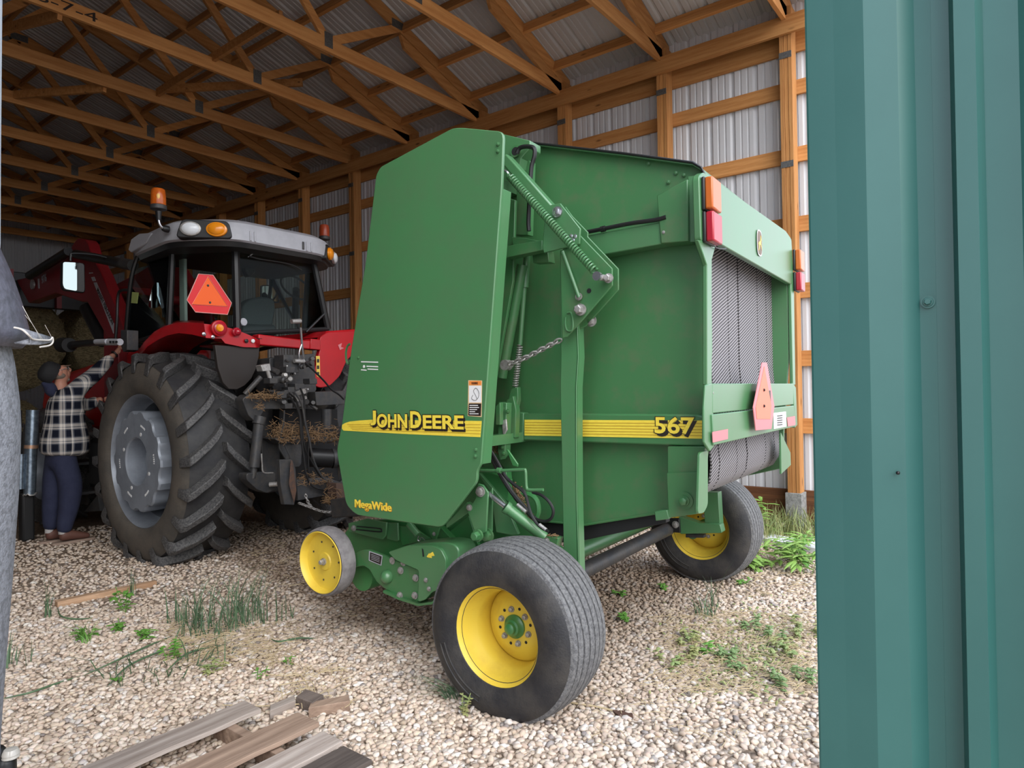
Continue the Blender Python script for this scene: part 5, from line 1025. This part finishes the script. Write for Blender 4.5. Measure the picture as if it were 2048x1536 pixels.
    an = n.new('ShaderNodeMath'); an.operation = 'ARCTAN2'; L.new(sp.outputs['X'], an.inputs[0]); L.new(sp.outputs['Y'], an.inputs[1])
    sl = n.new('ShaderNodeMath'); sl.operation = 'MULTIPLY_ADD'; sl.inputs[1].default_value = 1.0; sl.inputs[2].default_value = -.2; L.new(sp.outputs['X'], sl.inputs[0])
    mxx = n.new('ShaderNodeMath'); mxx.operation = 'MAXIMUM'; mxx.inputs[1].default_value = 0; L.new(sl.outputs[0], mxx.inputs[0])
    ad = n.new('ShaderNodeMath'); ad.operation = 'MULTIPLY_ADD'; ad.inputs[1].default_value = .22; L.new(an.outputs[0], ad.inputs[0]); L.new(mxx.outputs[0], ad.inputs[2])
    a1 = bands(ad.outputs[0], 7.6, .35); a2 = bands(sp.outputs['Z'], 7.6, .2)
    mx = n.new('ShaderNodeMix'); mx.data_type = 'RGBA'; mx.inputs[0].default_value = .5; L.new(a1, mx.inputs[6]); L.new(a2, mx.inputs[7]); L.new(mx.outputs[2], bs.inputs['Base Color'])
    NAVY = mat('navy_cotton', (.018, .022, .055, 1), .9, 0, (.03, .036, .075, 1), .5, 9, bump=.3, bscale=14, bdist=.03)
    sh = skin('shirt', PL, R, [[(P(129, 915), (.215, .21)), (P(130, 897), (.24, .22)), (P(131, 872), (.245, .215)), (P(131, 840), (.235, .20)), (P(128, 808), (.185, .175)), (P(124, 785), (.11, .12))],
        [(P(128, 808), (.185, .175)), (P(140, 790, -.14), .115), (P(162, 770, -.15), .085), (eR, .074), (P(210, 727, -.09), .062), (P(224, 713, -.065), .052)],
        [(P(128, 808), (.185, .175)), (P(132, 793, .14), .11), (eL, .072), (P(198, 800, .08), .055)]], 2)
    skin('hood', NAVY, R, [[(P(82, 765), .012), (P(96, 770), (.06, .05)), (P(107, 779), (.11, .075)), (P(117, 776), (.10, .07))], [(P(107, 779), (.11, .075)), (P(97, 796), (.06, .06))]], 2)
    skin('trousers', NAVY, R, [[(P(125, 875), (.15, .15)), (P(125, 912), (.165, .15)), (hipR+Vector((-.01, 0, -.06)), .118), (P(141, 960, -.09), .112), (knR, .104), (P(136, 1025, -.09), .088), (P(129, 1050, -.09), .072), (P(128, 1068, -.09), .062)],
        [(P(125, 912), (.165, .15)), (hipL+Vector((0, 0, -.06)), .118), (knL, .100), (P(103, 1025, .09), .084), (P(101, 1045, .09), .070), (P(101, 1062, .09), .060)]], 2)
    SHOE = mat('brown_leather', (.13, .055, .04, 1), .6); SOLE = mat('tan_sole', (.33, .24, .19, 1), .8)
    for an, to, dy in ((P(121, 1068, -.09), P(160, 1073, -.09), -.09), (P(94, 1066, .09), P(125, 1069, .09), .09)):
        a = Vector((an.x, an.y, .05)); t = Vector((a.x+.25, a.y, .045))
        s_ = skin('shoe', SHOE, R, [[(a+Vector((-.02, 0, .03)), (.05, .06)), (a+Vector((.06, 0, .035)), (.05, .055)), (a+Vector((.15, 0, .015)), (.048, .042)), (t, (.045, .026))]], 2)
        b = MB(); o_ = rnd([Vector((a.x-.075, a.y-.04, .0)), Vector((t.x+.045, a.y-.045, 0)), Vector((t.x+.045, a.y+.045, 0)), Vector((a.x-.075, a.y+.04, 0))], .045, 6); b.prism(o_, ZZ*.026); b.build('sole', SOLE, s_, bevel=.006)
        MB().cyl(a+Vector((0.02, 0, .05)), a+Vector((.02, 0, .12)), .038, n=12).build('sock', mat('grey_sock', (.45, .43, .42, 1), .9), s_)
make_person()
# ================================================================ THINGS AT THE LEFT EDGE
def left_things():
    dep = 1.62; k = dep/FPX
    ax = -CU*.0 + ZZ; c0 = DP(-150, 850, dep)
    dn = (DP(-158, 1400, dep)-DP(-150, 690, dep)).normalized()
    def cen(y): return DP(-150-(y-690)*.011, y, dep)
    def lat(rows, name, m, par, n=64):
        b = MB()
        x = CR; yv = dn.cross(x).normalized(); x = yv.cross(dn)
        b.rings([[cen(y)+(x*math.cos(i*2*math.pi/n)+yv*math.sin(i*2*math.pi/n))*(r*k) for i in range(n)] for y, r in rows]); return b.build(name, m, par)
    base = cen(1400); R = thing('discharge_tube', (base.x, base.y, 0), 'dusty grey rubber drop tube under a dark hood at the very left edge', 'tube')
    lat([(640, 134), (690, 140), (730, 147), (800, 155), (860, 158), (920, 157), (1000, 155), (1100, 150), (1200, 145), (1340, 137), (1500, 129), (1700, 124), (1950, 122), (2017, 122)], 'rubber_tube', TUBEG, R)
    hd = lat([(483, 119), (500, 126), (545, 143), (600, 159), (640, 168), (662, 173), (676, 171), (690, 158), (684, 125), (660, 100)], 'hood', HOODG, R)
    lat([(-900, 116), (300, 118), (470, 119), (492, 118)], 'upper_pipe', mat('pale_pipe', srgb(196, 205, 215), .5), R)
    b = MB(); f = [(30, 688), (58, 690), (80, 690), (98, 686), (105, 676), (101, 680), (84, 681), (66, 679), (58, 670), (47, 660), (38, 657)]
    o = [DP(x, y, dep-.02+.12*max(0, (x-55))/50) for x, y in f]
    b.add(o[:5]+o[:4:-1], [(0, 1, 7, 8), (1, 2, 6, 7), (2, 3, 5, 6), (3, 4, 5), (0, 8, 9)]); fo = b.build('torn_flap', TUBEG, R); s_ = fo.modifiers.new('solid', 'SOLIDIFY'); s_.thickness = .004
    MB().tube(path([DP(x, y, dep-.03+.12*max(0, (x-55))/50) for x, y in [(28, 655), (38, 657), (47, 661), (57, 670), (66, 678), (84, 680), (100, 680), (105, 675), (105, 685), (98, 691), (80, 694)]], 50), .0022, 5).build('frayed_edge', FRAY, R)
    for pts in [[(45, 612), (60, 640), (72, 660), (88, 682)], [(50, 630), (66, 650), (78, 672), (84, 681)], [(90, 650), (104, 676)]]: MB().tube(path([DP(x, y, dep-.01+.1*max(0, x-55)/50) for x, y in pts], 12), .0006, 4).build('loose_thread', FRAY, R)
    # galvanised pipes beside the front tyre
    Yg = 7.75
    def Q(x, y): return PY(Yg, x, y)
    b0 = Q(60, 1000); R = thing('galvanised_pipe', (b0.x, b0.y, 0), 'two galvanised steel pipe lengths on a black stand left of the person', 'pipe')
    r1 = (Q(79, 860)-Q(52, 860)).length/2
    MB().cyl(Q(66, 820), Q(63, 892), r1, n=28).build('upper_pipe', GALV, R); MB().cyl(Q(62, 896), Q(59, 988), r1*.92, n=28).build('lower_pipe', GALV, R); MB().cyl(Q(63, 890), Q(62.5, 897), r1*1.06, n=28).build('pipe_band', mat('copper_band', (.5, .3, .2, 1), .4, .5), R); MB().cyl(Q(43, 908), Q(41, 978), r1*.55, n=20).build('side_pipe', GALV, R)
    MB().tube([Q(60, 988)+(Vector((1, 0, 0))*math.cos(i*math.pi/10)+Vector((0, 1, 0))*math.sin(i*math.pi/10))*r1*.97+ZZ*random.uniform(-.012, .012) for i in range(20)], .008, 5, True).build('crimped_rim', ZINC, R)
    MB().box((Q(44, 990).x, Yg+.0, 0), (Q(70, 990).x, Yg+.12, Q(60, 985).z)).build('stand', BLACKM, R, bevel=.02); MB().box((Q(40, 830).x, Yg+.1, Q(60, 985).z-.02), (Q(52, 830).x, Yg+.2, Q(60, 820).z)).build('back_plate', BLACKM, R, bevel=.01)
    # black bottle with clear cap
    p = G(12, 1610); R = thing('bottle', p, 'black bottle with a ribbed clear cap in the bottom left corner', 'bottle')
    h = (DP(12, 1512, CF.dot(p-CAM))-p).z
    MB().lathe([(.028, 0), (.032, .006), (.032, h*.88), (.026, h*.95), (.022, h*.97)], p, ZZ, 28).build('bottle_body', BLACK, R); MB().lathe([(.026, h*.96), (.027, h*.97), (.025, h*1.02), (.027, h*1.03), (.025, h*1.08), (.02, h*1.13), (0, h*1.14)], p+Vector((.012, -.012, 0)), ZZ, 28, caps=False).build('bottle_cap', mat('clear_cap', (.55, .52, .47, 1), .15), R)
    MB().ball(p+Vector((-.02, .02, h*1.05)), .03, 8).build('bottle_neck', BLACK, R)
left_things()
# ================================================================ HAY BALES
LB = [('round hay bale at the bottom of the dark stack behind the person', 2.95, 11.3, .72), ('round hay bale resting on another, seen below the loader arm', 3.15, 11.5, 2.17), ('round hay bale at floor level behind the tractor bonnet', 4.42, 11.5, .72), ('round hay bale high behind the tractor cab glass', 4.65, 11.5, 2.17), ('round hay bale at floor level near the side wall', 5.90, 11.5, .72)]
for k, (lab, x, y, z) in enumerate(LB):
    n = 72; b = MB(); rs = []
    prof = [(0.02, -.62), (.3, -.64), (.55, -.635), (.66, -.61), (.715, -.55), (.725, -.3), (.722, 0), (.725, .3), (.715, .55), (.64, .62), (.3, .63), (.02, .62)]
    random.seed(20+k)
    for r, h in prof: rs.append([Vector((x+math.cos(i*2*math.pi/n)*r*(1+random.uniform(-.012, .012)), y+h+random.uniform(-.02, .02), z+math.sin(i*2*math.pi/n)*r*(1+random.uniform(-.012, .012)))) for i in range(n)])
    o = b.rings(rs).build('hay_bale', HAYM); tag(o, lab, 'hay bale', 'round hay bales in the back of the shed')
    f = MB()
    for i in range(420):
        a, r = random.uniform(0, 2*math.pi), math.sqrt(random.random())*.7; p = Vector((x+math.cos(a)*r, y-.635, z+math.sin(a)*r)); d = Vector((random.uniform(-1, 1), random.uniform(-.25, .1), random.uniform(-1, 1))).normalized()*random.uniform(.03, .09); f.beam(p-d, p+d, .006, .004)
    f.build('hay_strands', HAYM, o, kind='stuff')
# ================================================================ WOOD ON THE GROUND
def BD(x0, y0, x1, y1, m, z):
    a, c = G(x0, y0, z+.02), G(x1, y1, z+.02); return ((a.y+c.y)/2, abs(a.y-c.y), (a.x+c.x)/2, m, z)
R = thing('pallet', (1.2, 2.2, 0), 'weathered broken pallet lying on the gravel at the bottom of the picture', 'pallet')
for k, (yc, w, xe, m, z) in enumerate([(2.615, .125, 1.60, BOARD, .075), BD(601, 1421, 633, 1446, BOARDB, .082), BD(649, 1460, 683, 1482, BOARD, .080), BD(689, 1489, 740, 1519, BOARDD, .078)]):
    b = MB(); n = 14; rs = []; random.seed(40+k)
    for i in range(n):
        x = xe-.95*i/(n-1)*1.25; e = random.uniform(-.004, .004); rs.append([(x, yc-w/2+e, z), (x, yc+w/2+e*.6, z+.002), (x, yc+w/2+e*.6, z+.020), (x, yc-w/2+e, z+.018)])
    b.rings(rs).build('deck_board', m, R, bevel=.002)
for x in (1.45, .75): MB().box((x, 1.78, 0), (x+.04, 2.66, .074)).build('stringer', BOARDB, R, bevel=.003)
def scrap(pts, h, m, lab, up=0.0):
    q = [G(x, y, up) for x, y in pts]; o = MB().prism(q, (0, 0, h)).build('wood_scrap', m, bevel=.003); tag(o, lab, 'wood scrap', 'loose wood scraps by the pallet'); return o
scrap([(617, 1437), (700, 1422), (698, 1409), (622, 1424)], .045, BOARDB, 'brown scrap of board pointing right beyond the pallet end')
scrap([(592, 1416), (612, 1400), (648, 1412), (625, 1428)], .05, BOARDD, 'short dark square-ended block at the pallet end')
scrap([(635, 1407), (668, 1395), (674, 1388), (640, 1396)], .028, BOARD, 'small pale splinter of board beyond the dark block')
scrap([(540, 1440), (592, 1418), (588, 1408), (540, 1428)], .04, BOARD, 'narrow grey batten between two pallet boards')
a, c = G(112, 1208, .02), G(312, 1166, .02); b = MB(); sd_ = (c-a).cross(ZZ).normalized()
q = [a-sd_*.035, a+sd_*.035, a.lerp(c, .35)+sd_*.03, a.lerp(c, .4)+sd_*.038, c+sd_*.022, c-sd_*.02, a.lerp(c, .5)-sd_*.03]
o = MB().prism([p-ZZ*.02 for p in q], ZZ*.04).build('wood_stick', SPLIT, bevel=.004); tag(o, 'long split wooden stick on the gravel in front of the tractor wheel', 'stick')
o = MB().prism(rnd([p for p in [G(1222, 1424), G(1262, 1428), G(1268, 1438), G(1240, 1438)]], .02), ZZ*.012).build('bark_chip', mat('bark', (.09, .045, .03, 1), .9)); tag(o, 'dark brown bark chip on the gravel right of the big wheel', 'bark')
o = MB().tube(path([G(1140, 1405, .006), G(1200, 1415, .008), G(1265, 1432, .006)], 14), .005, 6).build('twig', STRAW); tag(o, 'thin pale twig lying beside the bark chip', 'twig')
# ================================================================ GRASS AND WEEDS
def blades(b, c, n, spread, h, lean=.35, w=.004, dirv=None):
    for k in range(n):
        a = random.uniform(0, 2*math.pi); r = spread*math.sqrt(random.random()); p = Vector((c.x+math.cos(a)*r, c.y+math.sin(a)*r, 0)); hh = h*random.uniform(.35, 1.1)
        d = Vector((random.gauss(0, 1), random.gauss(0, 1), 0))*lean*.5 + (dirv or Vector((0, 0, 0))); s_ = Vector((random.gauss(0, 1), random.gauss(0, 1), 0)).normalized()*w*random.uniform(.6, 1.3)
        pts = [p+d*hh*t*t+ZZ*hh*t*(1-.25*t*min(1, d.length)) for t in (0, .35, .7, 1)]
        ws = [1, .9, .6, .05]; b.rings([[q-s_*q_, q+s_*q_] for q, q_ in zip(pts, ws)], False, False)
def grass(c, n, spread, h, lab, lean=.35, m=GRASS, w=.004, dirv=None, name='grass_tuft', grp='grass tufts on the gravel'):
    b = MB(); blades(b, c, n, spread, h, lean, w, dirv); o = b.build(name, m, smooth=False); tag(o, lab, 'grass', grp); return o
def leaf(b, p, d, L, w):
    d = d.normalized(); s_ = d.cross(ZZ); s_ = (s_ if s_.length > .1 else Vector((1, 0, 0))).normalized(); u = s_.cross(d)
    st = [(0, .1), (.25, .8), (.5, 1), (.75, .7), (1, .05)]
    b.rings([[p+d*L*t - u*.0 - ZZ*(L*.35*t*t) - s_*w*q, p+d*L*t+u*w*.25-ZZ*(L*.35*t*t), p+d*L*t-ZZ*(L*.35*t*t)+s_*w*q] for t, q in st], False, False)
def weed(c, h, n, L, w, lab, m=LEAF, stems=3, spread=.04, name='weed', cat='weed', grp='leafy weeds on the gravel'):
    R = thing(name, (c.x, c.y, 0), lab, cat, grp); b = MB(); s = MB()
    for k in range(stems):
        a = random.uniform(0, 6.3); p = c+Vector((math.cos(a), math.sin(a), 0))*spread*random.random(); t = p+Vector((math.cos(a)*h*.3, math.sin(a)*h*.3, h*random.uniform(.7, 1.1))); P = path([p, p.lerp(t, .5)+ZZ*h*.08, t], 8); s.tube(P, .0022, 5)
        for i in range(n):
            f = random.uniform(.15, 1.0); q = P[min(7, int(f*7))]; aa = random.uniform(0, 6.3); leaf(b, q, Vector((math.cos(aa), math.sin(aa), random.uniform(.0, .6))), L*random.uniform(.7, 1.2), w)
    s.build('stem', m, R); b.build('leaves', m, R, smooth=False); return R
random.seed(77)
g = lambda x, y: G(x, y, 0)
grass(g(455, 1250), 120, .22, .36, 'dense tall blue-green grass clump left of the small yellow wheel', .75, GRASS, .003)
grass(g(425, 1262), 60, .2, .16, 'sparse low grass spreading at the foot of the tall clump', .7)
grass(g(370, 1245), 26, .10, .24, 'thin grass stems left of the dense tall clump', .3)
grass(g(545, 1240), 18, .14, .24, 'few thin blades right of the dense tall clump', .4)
grass(g(96, 1235), 14, .03, .30, 'upright grass tuft by the left end of the split stick', .25)
grass(g(40, 1330), 10, .06, .2, 'small grass tuft next to the grey tube at the left edge', .5)
grass(g(170, 1285), 26, .03, .16, 'bright small grass sprig left of the leafy weed', .9, LEAF)
grass(g(265, 1190), 6, .03, .2, 'few dark blades crossing the split stick', .4)
grass(g(320, 1345), 30, .20, .20, 'flattened grass stems trailing towards the camera', 1.4, GRASS, .003, Vector((-.6, -.9, 0)))
grass(g(240, 1345), 12, .12, .24, 'long flattened blades left of the trailing stems', 1.2, GRASS, .003, Vector((-1.2, -.3, 0)))
grass(g(410, 1320), 26, .16, .18, 'flattened blades in front of the dense clump', 1.3, GRASS, .003, Vector((.3, -1.0, 0)))
grass(g(905, 1395), 30, .04, .17, 'bent grass blades beside the big wheel', .8, GRASS, .003, Vector((-1.2, .4, 0)))
grass(g(1425, 1215), 10, .03, .34, 'tall thin grass blades right of the centre gravel', .6, GRASS, .003)
grass(g(1410, 1235), 26, .07, .16, 'short grass tuft at the foot of the tall thin blades', .7, GRASS, .003)
for k, (x, y) in enumerate([(1538, 1070), (1616, 1074), (1512, 1078)]): grass(G(x, y), 260, .24, .30, ['green grass left of the wall post base', 'green grass right of the wall post base', 'green grass behind the far baler wheel'][k], .6, PALE, .004, None, 'grass_tuft', 'grass along the foot of the wall')
for k, pts in enumerate([[(2, 1398), (60, 1385), (110, 1368), (160, 1352)], [(165, 1352), (240, 1318), (300, 1290), (345, 1272)], [(215, 1372), (260, 1330), (330, 1300), (400, 1285)], [(540, 1278), (560, 1283), (600, 1276), (640, 1278)], [(115, 1215), (122, 1232), (150, 1238), (185, 1236)], [(330, 1345), (370, 1310), (410, 1296), (450, 1290)]]):
    P_ = path([G(x, y, .02+.012*math.sin(i*1.7)) for i, (x, y) in enumerate(pts)], 20); o = MB().tube(P_, [.001+.0045*math.sin(math.pi*i/19)**.7 for i in range(20)], 5).build('fallen_grass', GRASS)
    tag(o, ['long flattened grass stem running out to the grey tube', 'long flattened grass stem continuing up to the dense clump', 'flattened grass stem below the leafy weeds', 'flattened stem pointing right from the dense clump', 'bent stem at the left end of the split stick', 'flattened stem just in front of the dense clump'][k], 'grass', 'flattened grass stems on the gravel', 'thing')
weed(g(250, 1225), .17, 9, .045, .014, 'leafy weed by the split stick, below its right half', stems=4)
weed(g(240, 1258), .06, 8, .05, .015, 'low dark leafy weed under the leafy stem', stems=3)
weed(g(285, 1278), .06, 9, .045, .013, 'low leafy weed on the gravel left of the grass clump', stems=3)
weed(g(175, 1275), .06, 7, .04, .012, 'round low weed at the base of the bright grass sprig', stems=3)
weed(g(345, 1320), .10, 9, .04, .010, 'bright weed among the flattened grass stems', stems=4)
weed(g(430, 1345), .06, 8, .035, .010, 'pale small weed in front of the grass clump', PALE, 4)
weed(g(247, 1366), .03, 6, .03, .010, 'tiny weed nearest the grey tube on open gravel', stems=2)
weed(g(510, 1358), .07, 5, .03, .008, 'single small upright seedling left of the yellow straw', stems=2)
weed(g(925, 1432), .10, 10, .022, .008, 'small pale weed in front of the big wheel', PALE, 3)
weed(g(575, 1330), .05, 5, .03, .008, 'tiny weed above the yellow straw', stems=2)
MK = mat('milkweed_green', (.20, .36, .07, 1), .5, 0, (.30, .46, .12, 1), .5, 8)
weed(g(1512, 1075), .50, 18, .16, .018, 'tall plant with long narrow leaves behind the far baler wheel', MK, 2, .05, 'tall_weed', 'plant', 'broad-leaved plants by the wall')
for k, (x, y, h) in enumerate([(1560, 1135, .22), (1600, 1128, .26), (1622, 1150, .24), (1518, 1140, .16), (1585, 1108, .2)]): weed(g(x, y), h, 14, .14, .019, ['broad-leaved plant in front of the white strip', 'broad-leaved plant below the wall post', 'broad-leaved plant nearest the green door edge', 'narrow-leaved plant touching the far baler wheel', 'broad-leaved plant on the white strip'][k], MK if k != 1 else LEAF, 3, .08, 'broad_leaf_weed', 'plant', 'broad-leaved plants by the wall')
GREYG = mat('grey_green', (.17, .26, .10, 1), .7)
for k, (x, y) in enumerate([(1400, 1290), (1470, 1340), (1580, 1310), (1590, 1370), (1370, 1330), (1530, 1270), (1610, 1270)]): weed(g(x, y), .07, 14, .035, .011, ['pale weed patch left of the dirt strip', 'pale weed in the middle of the weedy dirt', 'clover-like weed near the green door, upper one', 'clover-like weed near the green door, lower one', 'small weed at the left end of the weedy dirt', 'sparse weed above the weedy dirt', 'sparse weed against the green door edge'][k], PALE if k % 2 == 0 else GREYG, 6, .14, 'ground_weed', 'weed', 'weeds in the dirt near the green door')
for k, (x, y) in enumerate([(1240, 1190), (1330, 1182), (1300, 1090), (1250, 1240), (1485, 1170), (1410, 1310)]): weed(g(x, y), .05, 7, .04, .012, ['small weed under the baler behind the big wheel', 'small weed between the two baler wheels', 'dark weed beneath the rear roller', 'tiny weed right of the big wheel tread', 'tiny weed right of the far baler wheel', 'low weed left of the pale patch'][k], LEAF, 3, .04, 'small_weed', 'weed', 'small weeds under the baler')
# loose straw and dry grass: uncountable
b = MB(); random.seed(5)
def straw(x0, x1, y0, y1, n, L, w=.0018):
    for k in range(n):
        p = g(random.uniform(x0, x1), random.uniform(y0, y1)); p.z = random.uniform(.012, .03); a = random.uniform(0, 6.3); d = Vector((math.cos(a), math.sin(a), random.uniform(-.08, .08)))*L*random.uniform(.4, 1); m = p+Vector((random.gauss(0, .01), random.gauss(0, .01), .008)); b.tube([p-d, m, p+d], w, 4)
straw(560, 700, 1340, 1420, 70, .05); straw(330, 560, 1270, 1330, 150, .07, .0015); straw(1290, 1628, 1220, 1390, 330, .06, .0014); straw(640, 900, 1200, 1280, 40, .05, .0012); straw(500, 700, 1060, 1180, 120, .06, .0016); straw(1440, 1628, 1120, 1200, 110, .07, .0018); straw(1180, 1620, 1390, 1500, 60, .05, .0013)
for pts in [[(528, 1348), (570, 1352), (600, 1350), (620, 1380)], [(445, 1410), (520, 1412), (600, 1408)], [(560, 1370), (620, 1362), (632, 1400)]]: b.tube(path([G(x, y, .022) for x, y in pts], 14), .0022, 5)
straw(1330, 1628, 1230, 1400, 500, .06, .0013); straw(330, 600, 1250, 1340, 220, .07, .0014); straw(1500, 1628, 1060, 1130, 120, .08, .0018)
o = b.build('loose_straw', STRAW, kind='stuff'); tag(o, 'scattered yellow straw and dry stems on the gravel', 'straw', kind='stuff')
b = MB(); random.seed(31)
for k in range(900):
    x, y = random.gauss(1500, 70), random.gauss(1310, 48)
    if not (1300 < x < 1680 and 1190 < y < 1420): continue
    p = g(x, y); p.z = .012; leaf(b, p, Vector((random.gauss(0, 1), random.gauss(0, 1), random.uniform(.2, 1.2))), random.uniform(.015, .045), random.uniform(.004, .009))
o = b.build('ground_weeds', PALE, smooth=False); tag(o, 'low mat of clover and small weeds on the dirt near the green door', 'weeds', kind='stuff')
# ================================================================ GRAVEL STONES
def gravel():
    rng = np.random.default_rng(3)
    def ico(sub):
        bm = bmesh.new(); bmesh.ops.create_icosphere(bm, subdivisions=sub, radius=1); v = np.array([p.co[:] for p in bm.verts]); f = np.array([[q.index for q in t.verts] for t in bm.faces]); bm.free(); return v, f
    R3 = np.array([[CR.x, CR.y, CR.z], [-CU.x, -CU.y, -CU.z], [CF.x, CF.y, CF.z]])
    VV, FF, off = [], [], 0
    for (d0, d1, step, sub) in ((2.2, 4.5, .0235, 2), (4.5, 7.4, .031, 1)):
        v0, f0 = ico(sub)
        xs = np.arange(-1, 8, step); X, Y = np.meshgrid(xs, xs); P = np.stack([X.ravel(), Y.ravel()], 1) + rng.uniform(-.5, .5, (X.size, 2))*step*.9
        C = np.concatenate([P, np.full((len(P), 1), -HCAM)], 1) @ R3.T
        px, py = 1024+FPX*C[:, 0]/C[:, 2], 768+FPX*C[:, 1]/C[:, 2]
        k = (C[:, 2] > d0) & (C[:, 2] <= d1) & (px > -120) & (px < 1760) & (py < 1640)
        inside = np.clip((P[:, 1]-3.0)/5.5, 0, 1)
        wd = np.exp(-(((P[:, 0]-3.3)/.9)**2+((P[:, 1]-.75)/.35)**2))           # weedy dirt strip shows fewer stones
        k &= rng.random(len(P)) > inside*.55+wd*.45
        P = P[k]; n = len(P)
        s = rng.uniform(.45, 1.0, n)**1.0*.0182*(1 if sub == 2 else 1.15)
        sc = np.stack([s*rng.uniform(.85, 1.35, n), s*rng.uniform(.7, 1.0, n), s*rng.uniform(.42, .68, n)], 1)
        a, t = rng.uniform(0, 6.28, n), rng.normal(0, .28, n)
        v = v0[None]*sc[:, None]*(1+rng.normal(0, .13, (n, len(v0), 1)))
        ct, st = np.cos(t)[:, None], np.sin(t)[:, None]; v = np.stack([v[..., 0]*ct-v[..., 2]*st, v[..., 1], v[..., 0]*st+v[..., 2]*ct], -1)
        ca, sa = np.cos(a)[:, None], np.sin(a)[:, None]; v = np.stack([v[..., 0]*ca-v[..., 1]*sa, v[..., 0]*sa+v[..., 1]*ca, v[..., 2]], -1)
        v[..., 0] += P[:, 0, None]; v[..., 1] += P[:, 1, None]; v[..., 2] += (sc[:, 2]*rng.uniform(.05, .75, n))[:, None]
        VV.append(v.reshape(-1, 3)); FF.append((f0[None]+(np.arange(n)*len(v0))[:, None, None]+off).reshape(-1, 3)); off += n*len(v0)
    V, F_ = np.concatenate(VV).astype(np.float32), np.concatenate(FF).astype(np.int32)
    me = bpy.data.meshes.new('gravel'); me.vertices.add(len(V)); me.vertices.foreach_set('co', V.ravel()); me.loops.add(F_.size); me.loops.foreach_set('vertex_index', F_.ravel())
    me.polygons.add(len(F_)); me.polygons.foreach_set('loop_start', np.arange(0, F_.size, 3, dtype=np.int32)); me.update(calc_edges=True)
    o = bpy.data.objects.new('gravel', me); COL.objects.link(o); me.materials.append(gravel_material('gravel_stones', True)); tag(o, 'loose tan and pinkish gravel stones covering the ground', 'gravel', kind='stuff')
gravel()
